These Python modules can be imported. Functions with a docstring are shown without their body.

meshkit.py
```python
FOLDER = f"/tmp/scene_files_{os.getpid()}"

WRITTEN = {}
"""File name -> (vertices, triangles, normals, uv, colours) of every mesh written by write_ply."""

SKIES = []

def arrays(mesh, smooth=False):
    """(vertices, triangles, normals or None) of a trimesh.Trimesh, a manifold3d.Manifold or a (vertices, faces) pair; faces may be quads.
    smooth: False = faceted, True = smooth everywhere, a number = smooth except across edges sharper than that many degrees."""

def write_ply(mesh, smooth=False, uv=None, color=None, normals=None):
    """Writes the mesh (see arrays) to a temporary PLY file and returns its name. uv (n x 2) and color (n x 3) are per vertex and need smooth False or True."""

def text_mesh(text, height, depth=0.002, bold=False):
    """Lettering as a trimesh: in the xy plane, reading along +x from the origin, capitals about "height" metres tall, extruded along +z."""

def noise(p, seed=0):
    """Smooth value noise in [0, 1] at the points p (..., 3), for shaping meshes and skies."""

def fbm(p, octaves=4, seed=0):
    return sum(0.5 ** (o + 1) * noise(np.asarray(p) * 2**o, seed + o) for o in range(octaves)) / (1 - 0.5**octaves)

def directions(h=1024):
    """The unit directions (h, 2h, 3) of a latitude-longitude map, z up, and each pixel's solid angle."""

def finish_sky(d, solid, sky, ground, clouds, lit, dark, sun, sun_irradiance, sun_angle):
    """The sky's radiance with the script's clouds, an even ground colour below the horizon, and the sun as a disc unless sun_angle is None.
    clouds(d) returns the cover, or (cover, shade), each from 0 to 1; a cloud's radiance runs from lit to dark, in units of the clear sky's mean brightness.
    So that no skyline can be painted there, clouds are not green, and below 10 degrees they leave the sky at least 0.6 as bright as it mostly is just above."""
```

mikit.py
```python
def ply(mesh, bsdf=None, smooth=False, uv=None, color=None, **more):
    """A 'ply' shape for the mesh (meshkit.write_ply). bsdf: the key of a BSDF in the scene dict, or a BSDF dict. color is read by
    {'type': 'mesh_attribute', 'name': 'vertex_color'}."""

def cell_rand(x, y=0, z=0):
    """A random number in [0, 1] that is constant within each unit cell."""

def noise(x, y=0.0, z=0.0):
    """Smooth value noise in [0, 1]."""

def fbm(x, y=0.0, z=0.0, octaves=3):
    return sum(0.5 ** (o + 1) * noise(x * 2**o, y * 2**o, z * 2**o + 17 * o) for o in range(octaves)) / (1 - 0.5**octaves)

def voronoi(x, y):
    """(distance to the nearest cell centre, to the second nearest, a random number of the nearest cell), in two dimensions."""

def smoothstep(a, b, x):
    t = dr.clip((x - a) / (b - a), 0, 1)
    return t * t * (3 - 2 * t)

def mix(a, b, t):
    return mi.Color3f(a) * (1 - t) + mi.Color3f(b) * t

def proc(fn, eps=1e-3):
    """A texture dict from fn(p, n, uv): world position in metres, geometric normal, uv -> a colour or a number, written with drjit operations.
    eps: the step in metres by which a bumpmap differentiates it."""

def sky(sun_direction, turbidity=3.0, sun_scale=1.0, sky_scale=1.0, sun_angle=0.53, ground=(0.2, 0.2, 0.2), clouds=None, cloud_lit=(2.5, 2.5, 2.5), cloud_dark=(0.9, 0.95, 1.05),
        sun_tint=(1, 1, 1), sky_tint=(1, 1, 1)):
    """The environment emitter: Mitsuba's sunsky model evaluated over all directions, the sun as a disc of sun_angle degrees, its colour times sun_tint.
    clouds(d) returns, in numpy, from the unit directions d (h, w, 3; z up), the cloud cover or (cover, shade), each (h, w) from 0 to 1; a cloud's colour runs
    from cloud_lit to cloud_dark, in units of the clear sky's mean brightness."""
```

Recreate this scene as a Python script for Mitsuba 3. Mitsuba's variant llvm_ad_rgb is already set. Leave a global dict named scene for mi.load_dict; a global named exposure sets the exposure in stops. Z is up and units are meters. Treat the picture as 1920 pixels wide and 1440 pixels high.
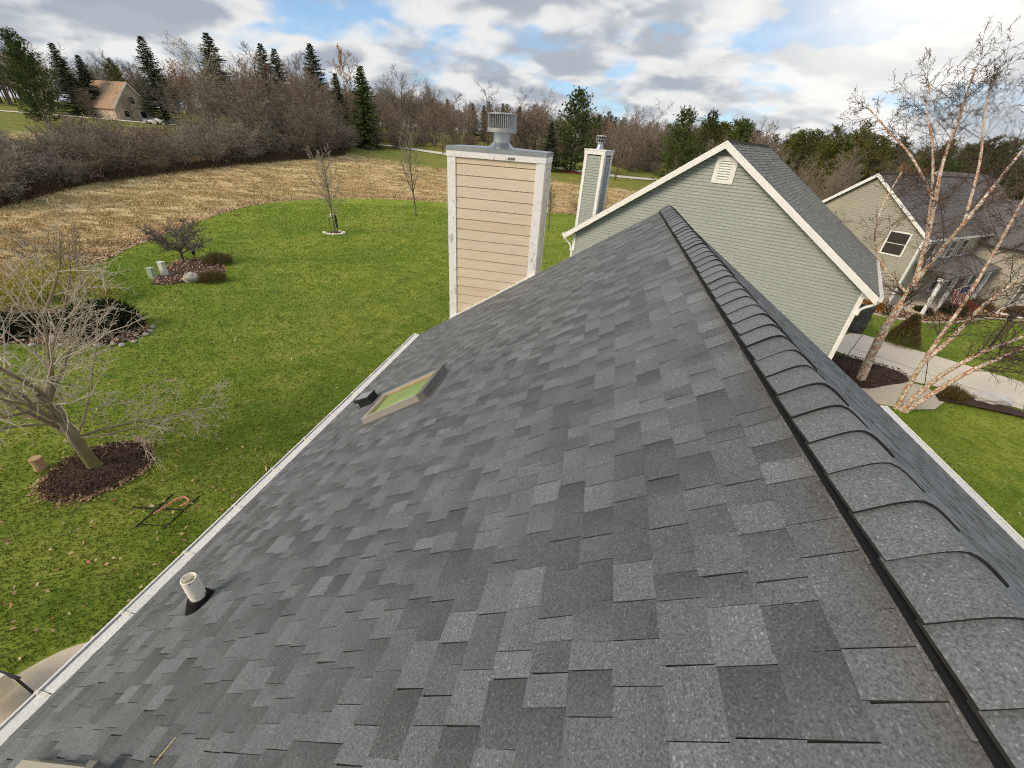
import math, numpy as np, trimesh, mitsuba as mi, drjit as dr, mikit, meshkit
from mikit import proc, noise, fbm, cell_rand, voronoi, smoothstep, mix
from shapely.geometry import Polygon, Point
from shapely import contains_xy
T = mi.ScalarTransform4f
scene, labels, count = {}, {}, {}
PI = math.pi

# ------------------------------------------------------------------ camera, sky, exposure
CAM = np.array([0, 0, 9.2])
FW = np.array([-0.15078046, 0.84154448, -0.51871779])
UP = -np.array([0.16310979, -0.49634684, -0.85266348])
RT = np.array([0.97501818, 0.21317294, 0.06242474])
scene['camera'] = {'type': 'perspective', 'fov': 102.60, 'fov_axis': 'x', 'near_clip': 0.05, 'far_clip': 5000.0,
                   'to_world': T().look_at(origin=CAM.tolist(), target=(CAM + FW).tolist(), up=UP.tolist())}
exposure = 3.2


def sstep(a, b, x):
    t = np.clip((x - a) / (b - a), 0, 1)
    return t * t * (3 - 2 * t)


def clouds(d):
    z = np.maximum(d[..., 2], 0) + 0.26
    u, v = d[..., 0] / z, d[..., 1] / z
    u, v = u * 3.2, v * 3.2
    w = meshkit.fbm(np.stack([u * .8, v * .8, u * 0 + 7], -1), 3, 5) - .5
    a = meshkit.fbm(np.stack([u * 0.95 + w * .9 + 3.1, v * 1.1 + 1.7 - w, u * 0 + 2.2], -1), 6, 11)
    b = meshkit.fbm(np.stack([u * 1.5 - w * 1.5 + 9.1, v * 1.7 + 4.0 + w, u * 0 + 5.2], -1), 6, 31)
    cover = sstep(.26, .43, a) * .92 + .06
    shade = np.clip(sstep(.36, .60, b) * .9 + .25 * sstep(.5, .7, a), 0, 1)
    g = np.array([math.sin(math.radians(23)), math.cos(math.radians(23)), .27])
    g /= np.linalg.norm(g)
    glow = np.exp(-(np.degrees(np.arccos(np.clip(d @ g, -1, 1))) / 11.0) ** 2)
    shade = (.45 + .55 * shade) * (1 - .9 * glow)
    return np.maximum(cover, .97 * glow), shade


scene['sky'] = mikit.sky((-.62, -.55, .56), turbidity=3, sun_scale=0.24, sun_angle=25, sky_scale=1.0, clouds=clouds, cloud_lit=(3.1, 2.98, 2.78),
                         cloud_dark=(.98, 1.09, 1.25), sun_tint=(.96, .985, 1.04), sky_tint=(.52, .54, .585), ground=(.12, .13, .07))
labels['sky'] = {'label': 'broken grey and white cloud over pale blue', 'kind': 'structure'}


# ------------------------------------------------------------------ helpers
def num(base):
    n = count.get(base, 0)
    count[base] = n + 1
    return base if n == 0 else f'{base}_{n:03d}'


def put(key, mesh, bsdf, smooth=False, uv=None):
    key = num(key)
    scene[key] = mikit.ply(mesh, bsdf, smooth=smooth, uv=uv)
    return key


def tag(key, label, cat=None, group=None, kind=None):
    d = {'label': label}
    if cat: d['category'] = cat
    if group: d['group'] = group
    if kind: d['kind'] = kind
    labels[key] = d


class MB:
    def __init__(s): s.v, s.f, s.n = [], [], 0
    def add(s, v, f):
        v = np.asarray(v, float).reshape(-1, 3); f = np.asarray(f, int)
        if f.shape[1] == 4: f = np.vstack([f[:, [0, 1, 2]], f[:, [0, 2, 3]]])
        s.v.append(v); s.f.append(f + s.n); s.n += len(v); return s
    def hexa(s, p):   # 8 corners: 4 of the bottom ring, 4 of the top ring
        return s.add(p, [[3, 2, 1, 0], [4, 5, 6, 7], [0, 1, 5, 4], [1, 2, 6, 5], [2, 3, 7, 6], [3, 0, 4, 7]])
    def box(s, c, size, ax=None):
        c = np.asarray(c, float); h = np.asarray(size, float) / 2
        ax = np.eye(3) if ax is None else np.asarray(ax, float)
        q = np.array([[-1, -1, -1], [1, -1, -1], [1, 1, -1], [-1, 1, -1], [-1, -1, 1], [1, -1, 1], [1, 1, 1], [-1, 1, 1]], float) * h
        return s.hexa(c + q @ ax)
    def bar(s, a, b, w, t, up=(0, 0, 1)):   # a beam of section w x t from a to b
        a, b = np.asarray(a, float), np.asarray(b, float)
        d = b - a; L = np.linalg.norm(d); d /= L
        x = np.cross(d, up); x /= np.linalg.norm(x); y = np.cross(x, d)
        return s.box((a + b) / 2, (L, w, t), [d, x, y])
    def tube(s, pts, r, sides=8, cap=True):
        p = np.asarray(pts, float); r = np.broadcast_to(r, (len(p),)).astype(float)
        t = np.gradient(p, axis=0); t /= np.linalg.norm(t, axis=1, keepdims=True) + 1e-12
        a = np.cross(t[0], [0, 0, 1.] if abs(t[0][2]) < .9 else [1., 0, 0]); a /= np.linalg.norm(a)
        A = []
        for k in range(len(p)):
            a = a - t[k] * (a @ t[k]); a /= np.linalg.norm(a); A.append(a)
        A = np.array(A); B = np.cross(t, A)
        g = np.arange(sides) * 2 * PI / sides
        v = p[:, None] + r[:, None, None] * (np.cos(g)[None, :, None] * A[:, None] + np.sin(g)[None, :, None] * B[:, None])
        n = len(p); i, j = np.meshgrid(np.arange(n - 1), np.arange(sides), indexing='ij')
        f = np.stack([i * sides + j, i * sides + (j + 1) % sides, (i + 1) * sides + (j + 1) % sides, (i + 1) * sides + j], -1).reshape(-1, 4)
        f = np.vstack([f[:, [0, 1, 2]], f[:, [0, 2, 3]]])
        v = v.reshape(-1, 3)
        if cap:
            m = len(v); v = np.vstack([v, p[:1], p[-1:]]); k = np.arange(sides)
            f = np.vstack([f, np.stack([(k + 1) % sides, k, 0 * k + m], 1), np.stack([(n - 1) * sides + k, (n - 1) * sides + (k + 1) % sides, 0 * k + m + 1], 1)])
        return s.add(v, f)
    def lathe(s, prof, c=(0, 0, 0), sides=24):
        prof = np.asarray(prof, float); g = np.arange(sides) * 2 * PI / sides
        v = np.stack([prof[:, 0, None] * np.cos(g), prof[:, 0, None] * np.sin(g), np.broadcast_to(prof[:, 1, None], (len(prof), sides))], -1) + np.asarray(c, float)
        i, j = np.meshgrid(np.arange(len(prof) - 1), np.arange(sides), indexing='ij')
        f = np.stack([i * sides + j, i * sides + (j + 1) % sides, (i + 1) * sides + (j + 1) % sides, (i + 1) * sides + j], -1).reshape(-1, 4)
        return s.add(v, f)
    def mesh(s): return (np.vstack(s.v), np.vstack(s.f))


def chaikin(p, n=2):
    p = np.asarray(p, float)
    for _ in range(n):
        q = np.empty((2 * len(p) - 2, 3)); q[0::2] = .75 * p[:-1] + .25 * p[1:]; q[1::2] = .25 * p[:-1] + .75 * p[1:]
        p = np.vstack([p[:1], q, p[-1:]])
    return p


def blob(rng, r, sub=3, amp=.25, freq=1.5, flat=1.0):
    m = trimesh.creation.icosphere(sub, 1.0); v = np.array(m.vertices)
    k = 1 + amp * (meshkit.fbm(v * freq + rng.random(3) * 50, 4) - .5) * 2
    v = v * k[:, None] * np.asarray(r) * [1, 1, flat]
    return v, np.array(m.faces)


# ------------------------------------------------------------------ materials
def P(color, rough=.8, **k):
    c = proc(color) if callable(color) else {'type': 'rgb', 'value': list(color)}
    d = {'type': 'principled', 'base_color': c, 'roughness': rough, 'specular': k.pop('specular', .3)}
    d.update(k)
    return {'type': 'twosided', 'bsdf': d}


def C(c, k): return mi.Color3f(*c) * k


def vary(c, scale, amt, scale2=None, amt2=0):
    def fn(p, n, uv):
        k = 1 + amt * 2 * (fbm(p.x * scale, p.y * scale, p.z * scale, 3) - .5)
        if scale2: k = k + amt2 * 2 * (noise(p.x * scale2, p.y * scale2, p.z * scale2) - .5)
        return C(c, k)
    return fn


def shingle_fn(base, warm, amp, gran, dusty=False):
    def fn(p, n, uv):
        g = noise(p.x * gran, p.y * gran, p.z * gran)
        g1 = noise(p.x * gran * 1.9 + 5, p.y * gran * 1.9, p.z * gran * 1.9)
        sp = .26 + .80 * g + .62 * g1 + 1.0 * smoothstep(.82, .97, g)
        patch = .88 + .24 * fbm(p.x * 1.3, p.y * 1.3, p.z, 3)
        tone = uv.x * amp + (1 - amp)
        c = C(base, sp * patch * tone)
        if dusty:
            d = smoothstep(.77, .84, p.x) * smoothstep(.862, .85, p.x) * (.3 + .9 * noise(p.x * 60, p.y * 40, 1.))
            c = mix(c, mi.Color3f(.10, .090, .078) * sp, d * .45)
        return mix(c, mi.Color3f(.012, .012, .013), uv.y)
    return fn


M = {}
def mat(k, d): scene['mat_' + k] = d; M[k] = 'mat_' + k

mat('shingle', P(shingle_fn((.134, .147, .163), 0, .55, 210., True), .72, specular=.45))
mat('shingle_sage', P(shingle_fn((.185, .195, .188), 0, .30, 60.), .85))
mat('shingle_plum', P(shingle_fn((.135, .128, .132), 0, .35, 60.), .85))
mat('asphalt_black', P((.012, .012, .013), .55))
mat('black_plastic', P((.007, .007, .008), .6, specular=.2))
mat('black_metal', P((.016, .017, .018), .4, specular=.5))


def peel(p, n, uv):
    a = fbm(p.x * 9, p.y * 9, p.z * 4, 4)
    b = noise(p.x * 40, p.y * 40, p.z * 22)
    k = smoothstep(.74, .79, a + .16 * b)
    nail = smoothstep(.10, .04, voronoi((p.x + p.y) * 9, p.z * 3.2)[0])
    c = mix((.80, .81, .82), (.52, .52, .51), k)
    return mix(c * (.93 + .1 * b), (.25, .23, .21), nail * .7)


mat('trim_peeling', P(peel, .6))
mat('trim_white', P(vary((.80, .81, .82), 3, .05, 30, .03), .5))
mat('gutter_white', P(vary((.72, .73, .74), 4, .06, 45, .05), .4, specular=.5))
mat('gutter_guard', P(vary((.60, .61, .61), 6, .08, 120, .14), .5, specular=.5))
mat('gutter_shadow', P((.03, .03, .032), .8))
mat('clip_cream', P((.68, .66, .58), .5))


def board_fn(c, streak, seed):
    def fn(p, n, uv):
        s = noise(p.x * 2.0 + p.y * 2, p.z * 60, seed)
        b = fbm(p.x * 1.3 + 7, p.y * 1.3, p.z * 2.2 + seed, 3)
        g = noise(p.x * 35 + p.y * 35, p.z * 120, seed + 3.)
        return C(c, 1 + streak * (s - .5) + .14 * (b - .5) + .05 * (g - .5))
    return fn


mat('siding_cream', P(board_fn((.635, .555, .44), .07, 1.), .6))
mat('siding_cream_old', P(board_fn((.60, .515, .39), .09, 2.), .6))
mat('siding_sage', P(board_fn((.345, .388, .372), .05, 3.), .6))
mat('siding_beige', P(board_fn((.385, .368, .31), .08, 5.), .7))
mat('siding_yellow', P(board_fn((.62, .58, .40), .08, 6.), .7))
mat('lap_shade_backing', P((.075, .078, .068), .9))  # dark backing in the board slots; its colour paints the lap shadow lines
mat('stone_dark', P(vary((.075, .075, .075), 6, .7, 22, .5), .9))
mat('galv', P(vary((.42, .47, .52), 3, .14, 20, .08), .34, metallic=.85))
mat('galv_dull', P(vary((.40, .42, .44), 4, .15, 25, .1), .5, metallic=.6))
mat('flashing', P(vary((.22, .215, .205), 5, .12, 60, .08), .42, metallic=.5))
mat('taupe_metal', P(vary((.32, .31, .275), 5, .05), .42, specular=.5))
mat('wood_pale', P((.46, .36, .25), .6))
mat('blind_green', P(vary((.29, .40, .20), 6, .16), .9))
mat('pane', {'type': 'thindielectric', 'int_ior': 1.5})
mat('dark_glass', P((.018, .020, .023), .08, specular=.6))
mat('screen_glass', P(vary((.055, .048, .046), 4, .3), .3))
mat('pvc', P(lambda p, n, uv: mix((.82, .80, .72), (.26, .24, .2), smoothstep(.66, .76, fbm(p.x * 30, p.y * 30, p.z * 16, 4))), .45, specular=.4))
mat('concrete', P(vary((.50, .45, .37), 1.2, .12, 40, .10), .9))
mat('driveway', P(vary((.64, .57, .475), .5, .10, 30, .07), .9))
mat('road', P(vary((.52, .50, .46), .2, .08, 8, .06), .9))
mat('rock', P(vary((.36, .34, .31), 5, .35, 25, .25), .9))
mat('rock_white', P(vary((.62, .60, .56), 9, .2), .85))
mat('utility_green', P(vary((.36, .47, .36), 5, .1), .5))
mat('utility_white', P(vary((.62, .66, .60), 5, .12), .5))
mat('pink_pipe', P(vary((.62, .25, .22), 12, .15), .5))
mat('stump_wood', P(vary((.42, .29, .18), 14, .25), .9))
mat('white_fabric', P(vary((.62, .61, .58), 5, .1), .9))
mat('red', P((.42, .045, .05), .8)); mat('navy', P((.03, .04, .14), .8)); mat('white', P((.75, .74, .72), .8))
mat('car_paint', P((.62, .63, .65), .25, specular=.6, clearcoat=.6)); mat('car_dark', P((.03, .032, .036), .2, specular=.6)); mat('tyre', P((.015, .015, .015), .9))
mat('roof_tan', P(vary((.36, .25, .165), .8, .15, 9, .15), .9)); mat('wall_cream', P(vary((.55, .47, .36), 1, .08), .8)); mat('wall_grey', P(vary((.25, .26, .27), 1, .1), .8))
mat('wire', P((.05, .05, .05), .6))


def lawn_fn(p, n, uv):
    a = fbm(p.x * .16, p.y * .16, 1., 3); b = fbm(p.x * 1.0, p.y * 1.0, 4., 3); c = fbm(p.x * 7, p.y * 7, 2., 3); f = noise(p.x * 55, p.y * 55, 9.)
    col = mix((.114, .174, .022), (.195, .236, .042), smoothstep(.30, .72, a * .55 + b * .45))
    col = mix(col, (.26, .255, .075), smoothstep(.60, .80, b * .5 + c * .5) * .40)
    col = mix(col, (.055, .115, .012), smoothstep(.56, .82, fbm(p.x * 2.2, p.y * 2.2, 8., 3)) * .6)
    return col * (.70 + .38 * c + .26 * f)


mat('lawn', P(lawn_fn, .95, specular=.1))


def ground_fn(p, n, uv):
    a = fbm(p.x * .05, p.y * .05, 3., 3); b = fbm(p.x * .35, p.y * .9, 6., 4); c = fbm(p.x * 3, p.y * 3, 2., 3); f = noise(p.x * 16, p.y * 16, 9.)
    dry = mix((.30, .24, .115), (.49, .40, .225), smoothstep(.3, .7, b))
    dry = mix(dry, (.36, .215, .115), smoothstep(.5, .72, a) * .25)
    dry = mix(dry, (.115, .095, .038), smoothstep(.52, .75, fbm(p.x * .9, p.y * 1.6, 12., 3)) * .7)
    grn = mix((.085, .12, .022), (.18, .19, .05), c)
    grn = mix(grn, (.24, .17, .07), smoothstep(.5, .7, b) * .5)
    k = smoothstep(93., 98., p.y + .12 * p.x * 0 + 8 * (a - .5)) + smoothstep(-100., -112., p.x)
    return mix(dry, grn, dr.clip(k, 0, 1)) * (.70 + .4 * c + .22 * f)


mat('ground', P(ground_fn, .95, specular=.1))
mat('mulch', P(lambda p, n, uv: mix((.030, .020, .016), (.085, .052, .040), fbm(p.x * 22, p.y * 22, p.z * 22, 3)), .95))
mat('red_mulch', P(vary((.20, .062, .030), 1.5, .3), .95))
mat('chip', P(lambda p, n, uv: mix((.035, .022, .017), (.13, .082, .06), uv.x), .95))
mat('leaf_litter', P(lambda p, n, uv: mix(mix((.30, .16, .08), (.58, .47, .33), uv.x), (.46, .16, .11), smoothstep(.86, .92, uv.x)), .8))
mat('grass_blade', P(lambda p, n, uv: mix((.114, .162, .02), (.215, .252, .05), uv.x), .8, specular=.15))
mat('dry_blade', P(lambda p, n, uv: mix((.28, .21, .09), (.62, .49, .27), uv.x), .9, specular=.1))
mat('bark_grey', P(lambda p, n, uv: mix((.10, .082, .066), (.27, .235, .19), fbm(p.x * 9, p.y * 9, p.z * 2.2, 4)), .95))
mat('bark_trunk', P(lambda p, n, uv: mix(mix((.14, .112, .085), (.34, .28, .215), fbm(p.x * 11, p.y * 11, p.z * 2., 4)), (.16, .155, .05), smoothstep(1.5, .3, p.z) * .7), .95))
mat('bark_brown', P(vary((.13, .105, .085), 3, .3), .95))
mat('twig_pale', P(vary((.43, .38, .31), 2, .2), .9))
mat('twig_brown', P(vary((.215, .185, .145), .7, .25), .95))
mat('twig_red', P(vary((.215, .162, .125), .7, .25), .95))
mat('twig_grey', P(vary((.29, .262, .212), .7, .25), .95))
mat('twig_purple', P(vary((.155, .130, .125), .9, .25), .95))


def birch_fn(p, n, uv):
    a = fbm(p.x * 16, p.y * 16, p.z * 9, 4); b = noise(p.x * 30, p.y * 30, p.z * 45)
    c = mix((.50, .28, .18), (.80, .74, .66), smoothstep(.40, .58, a))
    return mix(c, (.09, .052, .038), smoothstep(.54, .66, a * .4 + b * .6) * .85)


mat('birch', P(birch_fn, .85))
mat('twig_birch', P(vary((.085, .062, .052), 3, .3), .9))
mat('catkin', P((.16, .12, .085), .9))
mat('orange_leaf', P(lambda p, n, uv: mix((.36, .15, .05), (.55, .27, .08), uv.x), .8))
mat('yellow_leaf', P(lambda p, n, uv: mix((.30, .27, .05), (.50, .45, .10), uv.x), .8))


def needle(c0, c1, c2=(.10, .055, .03), brown=0.):
    return P(lambda p, n, uv: mix(mix(c0, c1, uv.x), c2, brown * smoothstep(.45, .7, fbm(p.x * .35, p.y * .35, p.z * .35, 2))), .85, specular=.15)


mat('needle_dark', needle((.034, .048, .030), (.088, .112, .062)))
mat('needle_green', needle((.045, .075, .024), (.135, .185, .055)))
mat('needle_olive', needle((.075, .092, .020), (.19, .20, .05)))
mat('needle_far', needle((.040, .056, .024), (.105, .125, .046), (.10, .075, .04), .5))
mat('shrub_dark', needle((.010, .018, .008), (.050, .066, .022)))
mat('shrub_gold', needle((.10, .075, .03), (.21, .165, .075)))
mat('shrub_redleaf', needle((.16, .022, .02), (.32, .06, .04)))
mat('shrub_orange', needle((.30, .13, .03), (.48, .24, .06)))
mat('shrub_brown', needle((.07, .048, .03), (.17, .12, .075)))


# ------------------------------------------------------------------ terrain
def terr(x, y):
    r = np.hypot(x, y); az = np.degrees(np.arctan2(x, y))
    A = 4.9 - 2.0 * sstep(-8, 6, az) - 2.75 * sstep(6, 25, az)
    return A * sstep(67, 150, r) + (1 - sstep(5, 25, az)) * sstep(150, 245, r) * 3.0


def sheet(poly, z, step, follow=False):
    """A flat (or terrain-following) sheet over a polygon, cut into a grid so that it can follow the land."""
    poly = Polygon(poly).buffer(0)
    if not follow:
        v, f = trimesh.creation.triangulate_polygon(poly, engine='earcut')
        return np.c_[v, np.full(len(v), z)], f


def strip(pts, w, z, n=8):
    p = np.asarray(pts, float); t = np.linspace(0, len(p) - 1, (len(p) - 1) * n + 1)
    from scipy.interpolate import CubicSpline
    q = CubicSpline(np.arange(len(p)), p)(t)
    d = np.gradient(q, axis=0); d /= np.linalg.norm(d, axis=1, keepdims=True); m = np.c_[-d[:, 1], d[:, 0]]
    cols = [q + m * s for s in np.linspace(-w / 2, w / 2, 4)]
    v = np.stack(cols, 1).reshape(-1, 2); v = np.c_[v, terr(v[:, 0], v[:, 1]) + z]
    i, j = np.meshgrid(np.arange(len(q) - 1), np.arange(3), indexing='ij')
    f = np.stack([i * 4 + j, i * 4 + j + 1, i * 4 + j + 5, i * 4 + j + 4], -1).reshape(-1, 4)
    return v, f[:, ::-1]


rr = np.r_[0.0, 20, 40, 60, np.arange(66, 260, 3.0), np.geomspace(262, 3000, 24)]
aa = np.radians(np.arange(0, 360, 1.0))
gx, gy = rr[:, None] * np.sin(aa), rr[:, None] * np.cos(aa)
gv = np.stack([gx, gy, terr(gx, gy)], -1).reshape(-1, 3)
i, j = np.meshgrid(np.arange(len(rr) - 1), np.arange(len(aa)), indexing='ij'); na = len(aa)
gf = np.stack([i * na + j, i * na + (j + 1) % na, (i + 1) * na + (j + 1) % na, (i + 1) * na + j], -1).reshape(-1, 4)[:, ::-1]
put('ground', (gv, gf), M['ground'], smooth=True)
tag('ground', 'dry tan meadow and rough grass', kind='structure')

EDGE = [(-32, -20), (-32.4, 0), (-32.1, 15.7), (-32.3, 20.9), (-34.5, 24.5), (-36.5, 29.7), (-39.7, 38.1), (-41.4, 45.3), (-39.9, 52), (-36, 57.1), (-30.2, 60.4), (-22.8, 62.4), (-14.6, 62.6), (-6.7, 61.8), (-2.4, 64.2), (3, 62), (10, 50), (20, 50), (36, 54), (44, 49), (62, 10), (50, -20)]
LAWN = np.array([q for q in chaikin(np.c_[EDGE, np.zeros(len(EDGE))], 2)[:, :2]])
put('lawn', sheet(LAWN, .03, 0), M['lawn'])
tag('lawn', 'mown green lawn around the houses', kind='structure')
put('road', strip([(-230, 52), (-190, 80), (-161.6, 99.2), (-145.4, 110.5), (-134, 114.7), (-109.8, 123.1), (-77.2, 121.8), (-58.6, 119.4), (-42, 115.8), (-11, 112.5), (8, 116), (30, 122), (60, 130)], 3.4, .10), M['road'])
tag('road', 'pale narrow road crossing behind the meadow', kind='structure')
put('driveway', sheet([(13.4, 25.0), (16.4, 27.6), (19.3, 25.5), (22.3, 23.1), (30, 17.4), (40, 11), (36, 7), (26, 14.6), (19.9, 19.9), (17.8, 20.9), (16, 21.3), (13.8, 24)], .06, 0), M['driveway'])
mb = MB()
for a, b in (((16.7, 27.3), (14.0, 23.2)), ((19.3, 25.5), (16.6, 21.1)), ((22.3, 23.1), (19.9, 19.9)), ((26.2, 20.2), (23.4, 16.6)), ((14.9, 24.9), (24.5, 16.6))): mb.bar((*a, .0605), (*b, .0605), .035, .004)
put('driveway__joint', mb.mesh(), M['gutter_shadow'])
tag('driveway', 'pale concrete driveway beside the sage house', kind='structure')
put('pavement', sheet([(13.0, 18.3), (13.1, 19.6), (13.9, 20.6), (15.7, 21.2), (16.6, 20.9), (16.5, 19.5), (15.6, 18.6), (14.4, 18.2)], .056, 0), M['concrete'])
tag('pavement', 'pale concrete pad at the foot of the birches', kind='structure')
put('path', sheet([(31, 37.5), (35, 45), (38, 44.5), (37.5, 41), (42, 38), (60, 34), (60, 30), (40, 34.5)], .06, 0), M['concrete'])
tag('path', 'pale concrete path by the beige house', kind='structure')
g = np.linspace(0, 2 * PI, 40)
put('patio', sheet(np.c_[-8.3 + np.cos(g) * (1.35 + .1 * np.sin(2 * g)), .2 + np.sin(g) * 2.4], .06, 0), M['concrete'])
tag('patio', 'rounded pale concrete patio beside the house', kind='structure')


# ------------------------------------------------------------------ shingles
def shingle_field(A, Y, down, nrm, y0, y1, length, expo, wid, rng, t=.0075, s0=.06, cut=None, gapw=.0):
    """Pieces of a laminated shingle roof: list of (16x3 vertices, 16x2 uv). A = ridge point at y=0."""
    out = []
    A, Y, down, nrm = (np.asarray(q, float) for q in (A, Y, down, nrm))
    nc = int(math.ceil((length - s0) / expo))
    for k in range(nc):
        sl = min(s0 + (k + 1) * expo, length + .02); su = sl - expo - .012
        y = y0 - rng.random() * .3; up = rng.random() < .5
        while y < y1:
            w = rng.uniform(*wid) * (1.0 if up else .85)
            a, b = max(y, y0) + gapw, min(y + w, y1) - gapw
            y += w
            up = not up if rng.random() < .86 else up
            if b - a < .02: continue
            if cut and cut((a + b) / 2, (sl + su) / 2): continue
            th = t * (1.0 if up else .5) * rng.uniform(.85, 1.15)
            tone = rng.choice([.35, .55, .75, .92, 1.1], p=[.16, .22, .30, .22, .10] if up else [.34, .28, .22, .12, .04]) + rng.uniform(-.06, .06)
            ja, jb = rng.uniform(-.004, .004, 2)
            P4 = [A + Y * a + down * su + nrm * .0006, A + Y * b + down * su + nrm * .0006, A + Y * (b + jb) + down * (sl + ja) + nrm * th, A + Y * (a + jb) + down * (sl - ja) + nrm * th]
            lo = [q - nrm * .02 for q in P4]
            # printed darker band: at the far end of the low pieces
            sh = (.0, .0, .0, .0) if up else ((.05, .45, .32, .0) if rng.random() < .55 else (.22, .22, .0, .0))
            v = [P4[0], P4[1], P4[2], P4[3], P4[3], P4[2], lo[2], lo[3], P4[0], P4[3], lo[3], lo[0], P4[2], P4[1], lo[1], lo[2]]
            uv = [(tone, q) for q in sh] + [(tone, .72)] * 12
            out.append((np.array(v), np.array(uv)))
    return out


QF = np.array([[0, 1, 2, 3], [4, 5, 6, 7], [8, 9, 10, 11], [12, 13, 14, 15]])


def fixwind(v, nrm):
    return QF if np.dot(np.cross(v[1] - v[0], v[2] - v[0]), nrm) > 0 else QF[:, ::-1]


def join_pieces(ps, nrm):
    v = np.vstack([p[0] for p in ps]); uv = np.vstack([p[1] for p in ps])
    f = np.vstack([fixwind(p[0], nrm) + 16 * k for k, p in enumerate(ps)])
    return v, f, uv


def screen_area(v):
    c = v[:4].mean(0) - CAM; z = c @ FW
    if z < .2: return 0
    x, y = (c @ RT) / z, (c @ UP) / z
    if abs(x) > 1.27 or abs(y) > .96: return 0
    n = np.cross(v[2] - v[0], v[3] - v[1]) / 2
    return abs(n @ c) / np.linalg.norm(c) ** 3 * (np.linalg.norm(c) / z) ** 3


# ------------------------------------------------------------------ lap siding
def lap_boards(F, a_of, z0, z1, expo, lip=.016, gap=.010):
    """Lap boards on the plane y=0 of the frame F(x, y, z); a_of(z) gives (xmin, xmax) at a height; y < 0 is outward."""
    out = []; z = z0
    while z < z1 - 1e-6:
        zt = min(z + expo, z1)
        zn = zt; zt = zt - gap if zt < z1 else zt
        l0, r0 = a_of(z); l1, r1 = a_of(zt)
        if r0 - l0 > .02:
            r1 = max(r1, l1 + .001)
            q = [F(l0, 0, z), F(r0, 0, z), F(r0, -lip, z), F(l0, -lip, z), F(l1, 0, zt), F(r1, 0, zt), F(r1, -.007, zt), F(l1, -.007, zt)]
            out.append(MB().hexa(np.array(q)[[3, 2, 1, 0, 7, 6, 5, 4]]).mesh())
        z = zn
    return out


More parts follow.
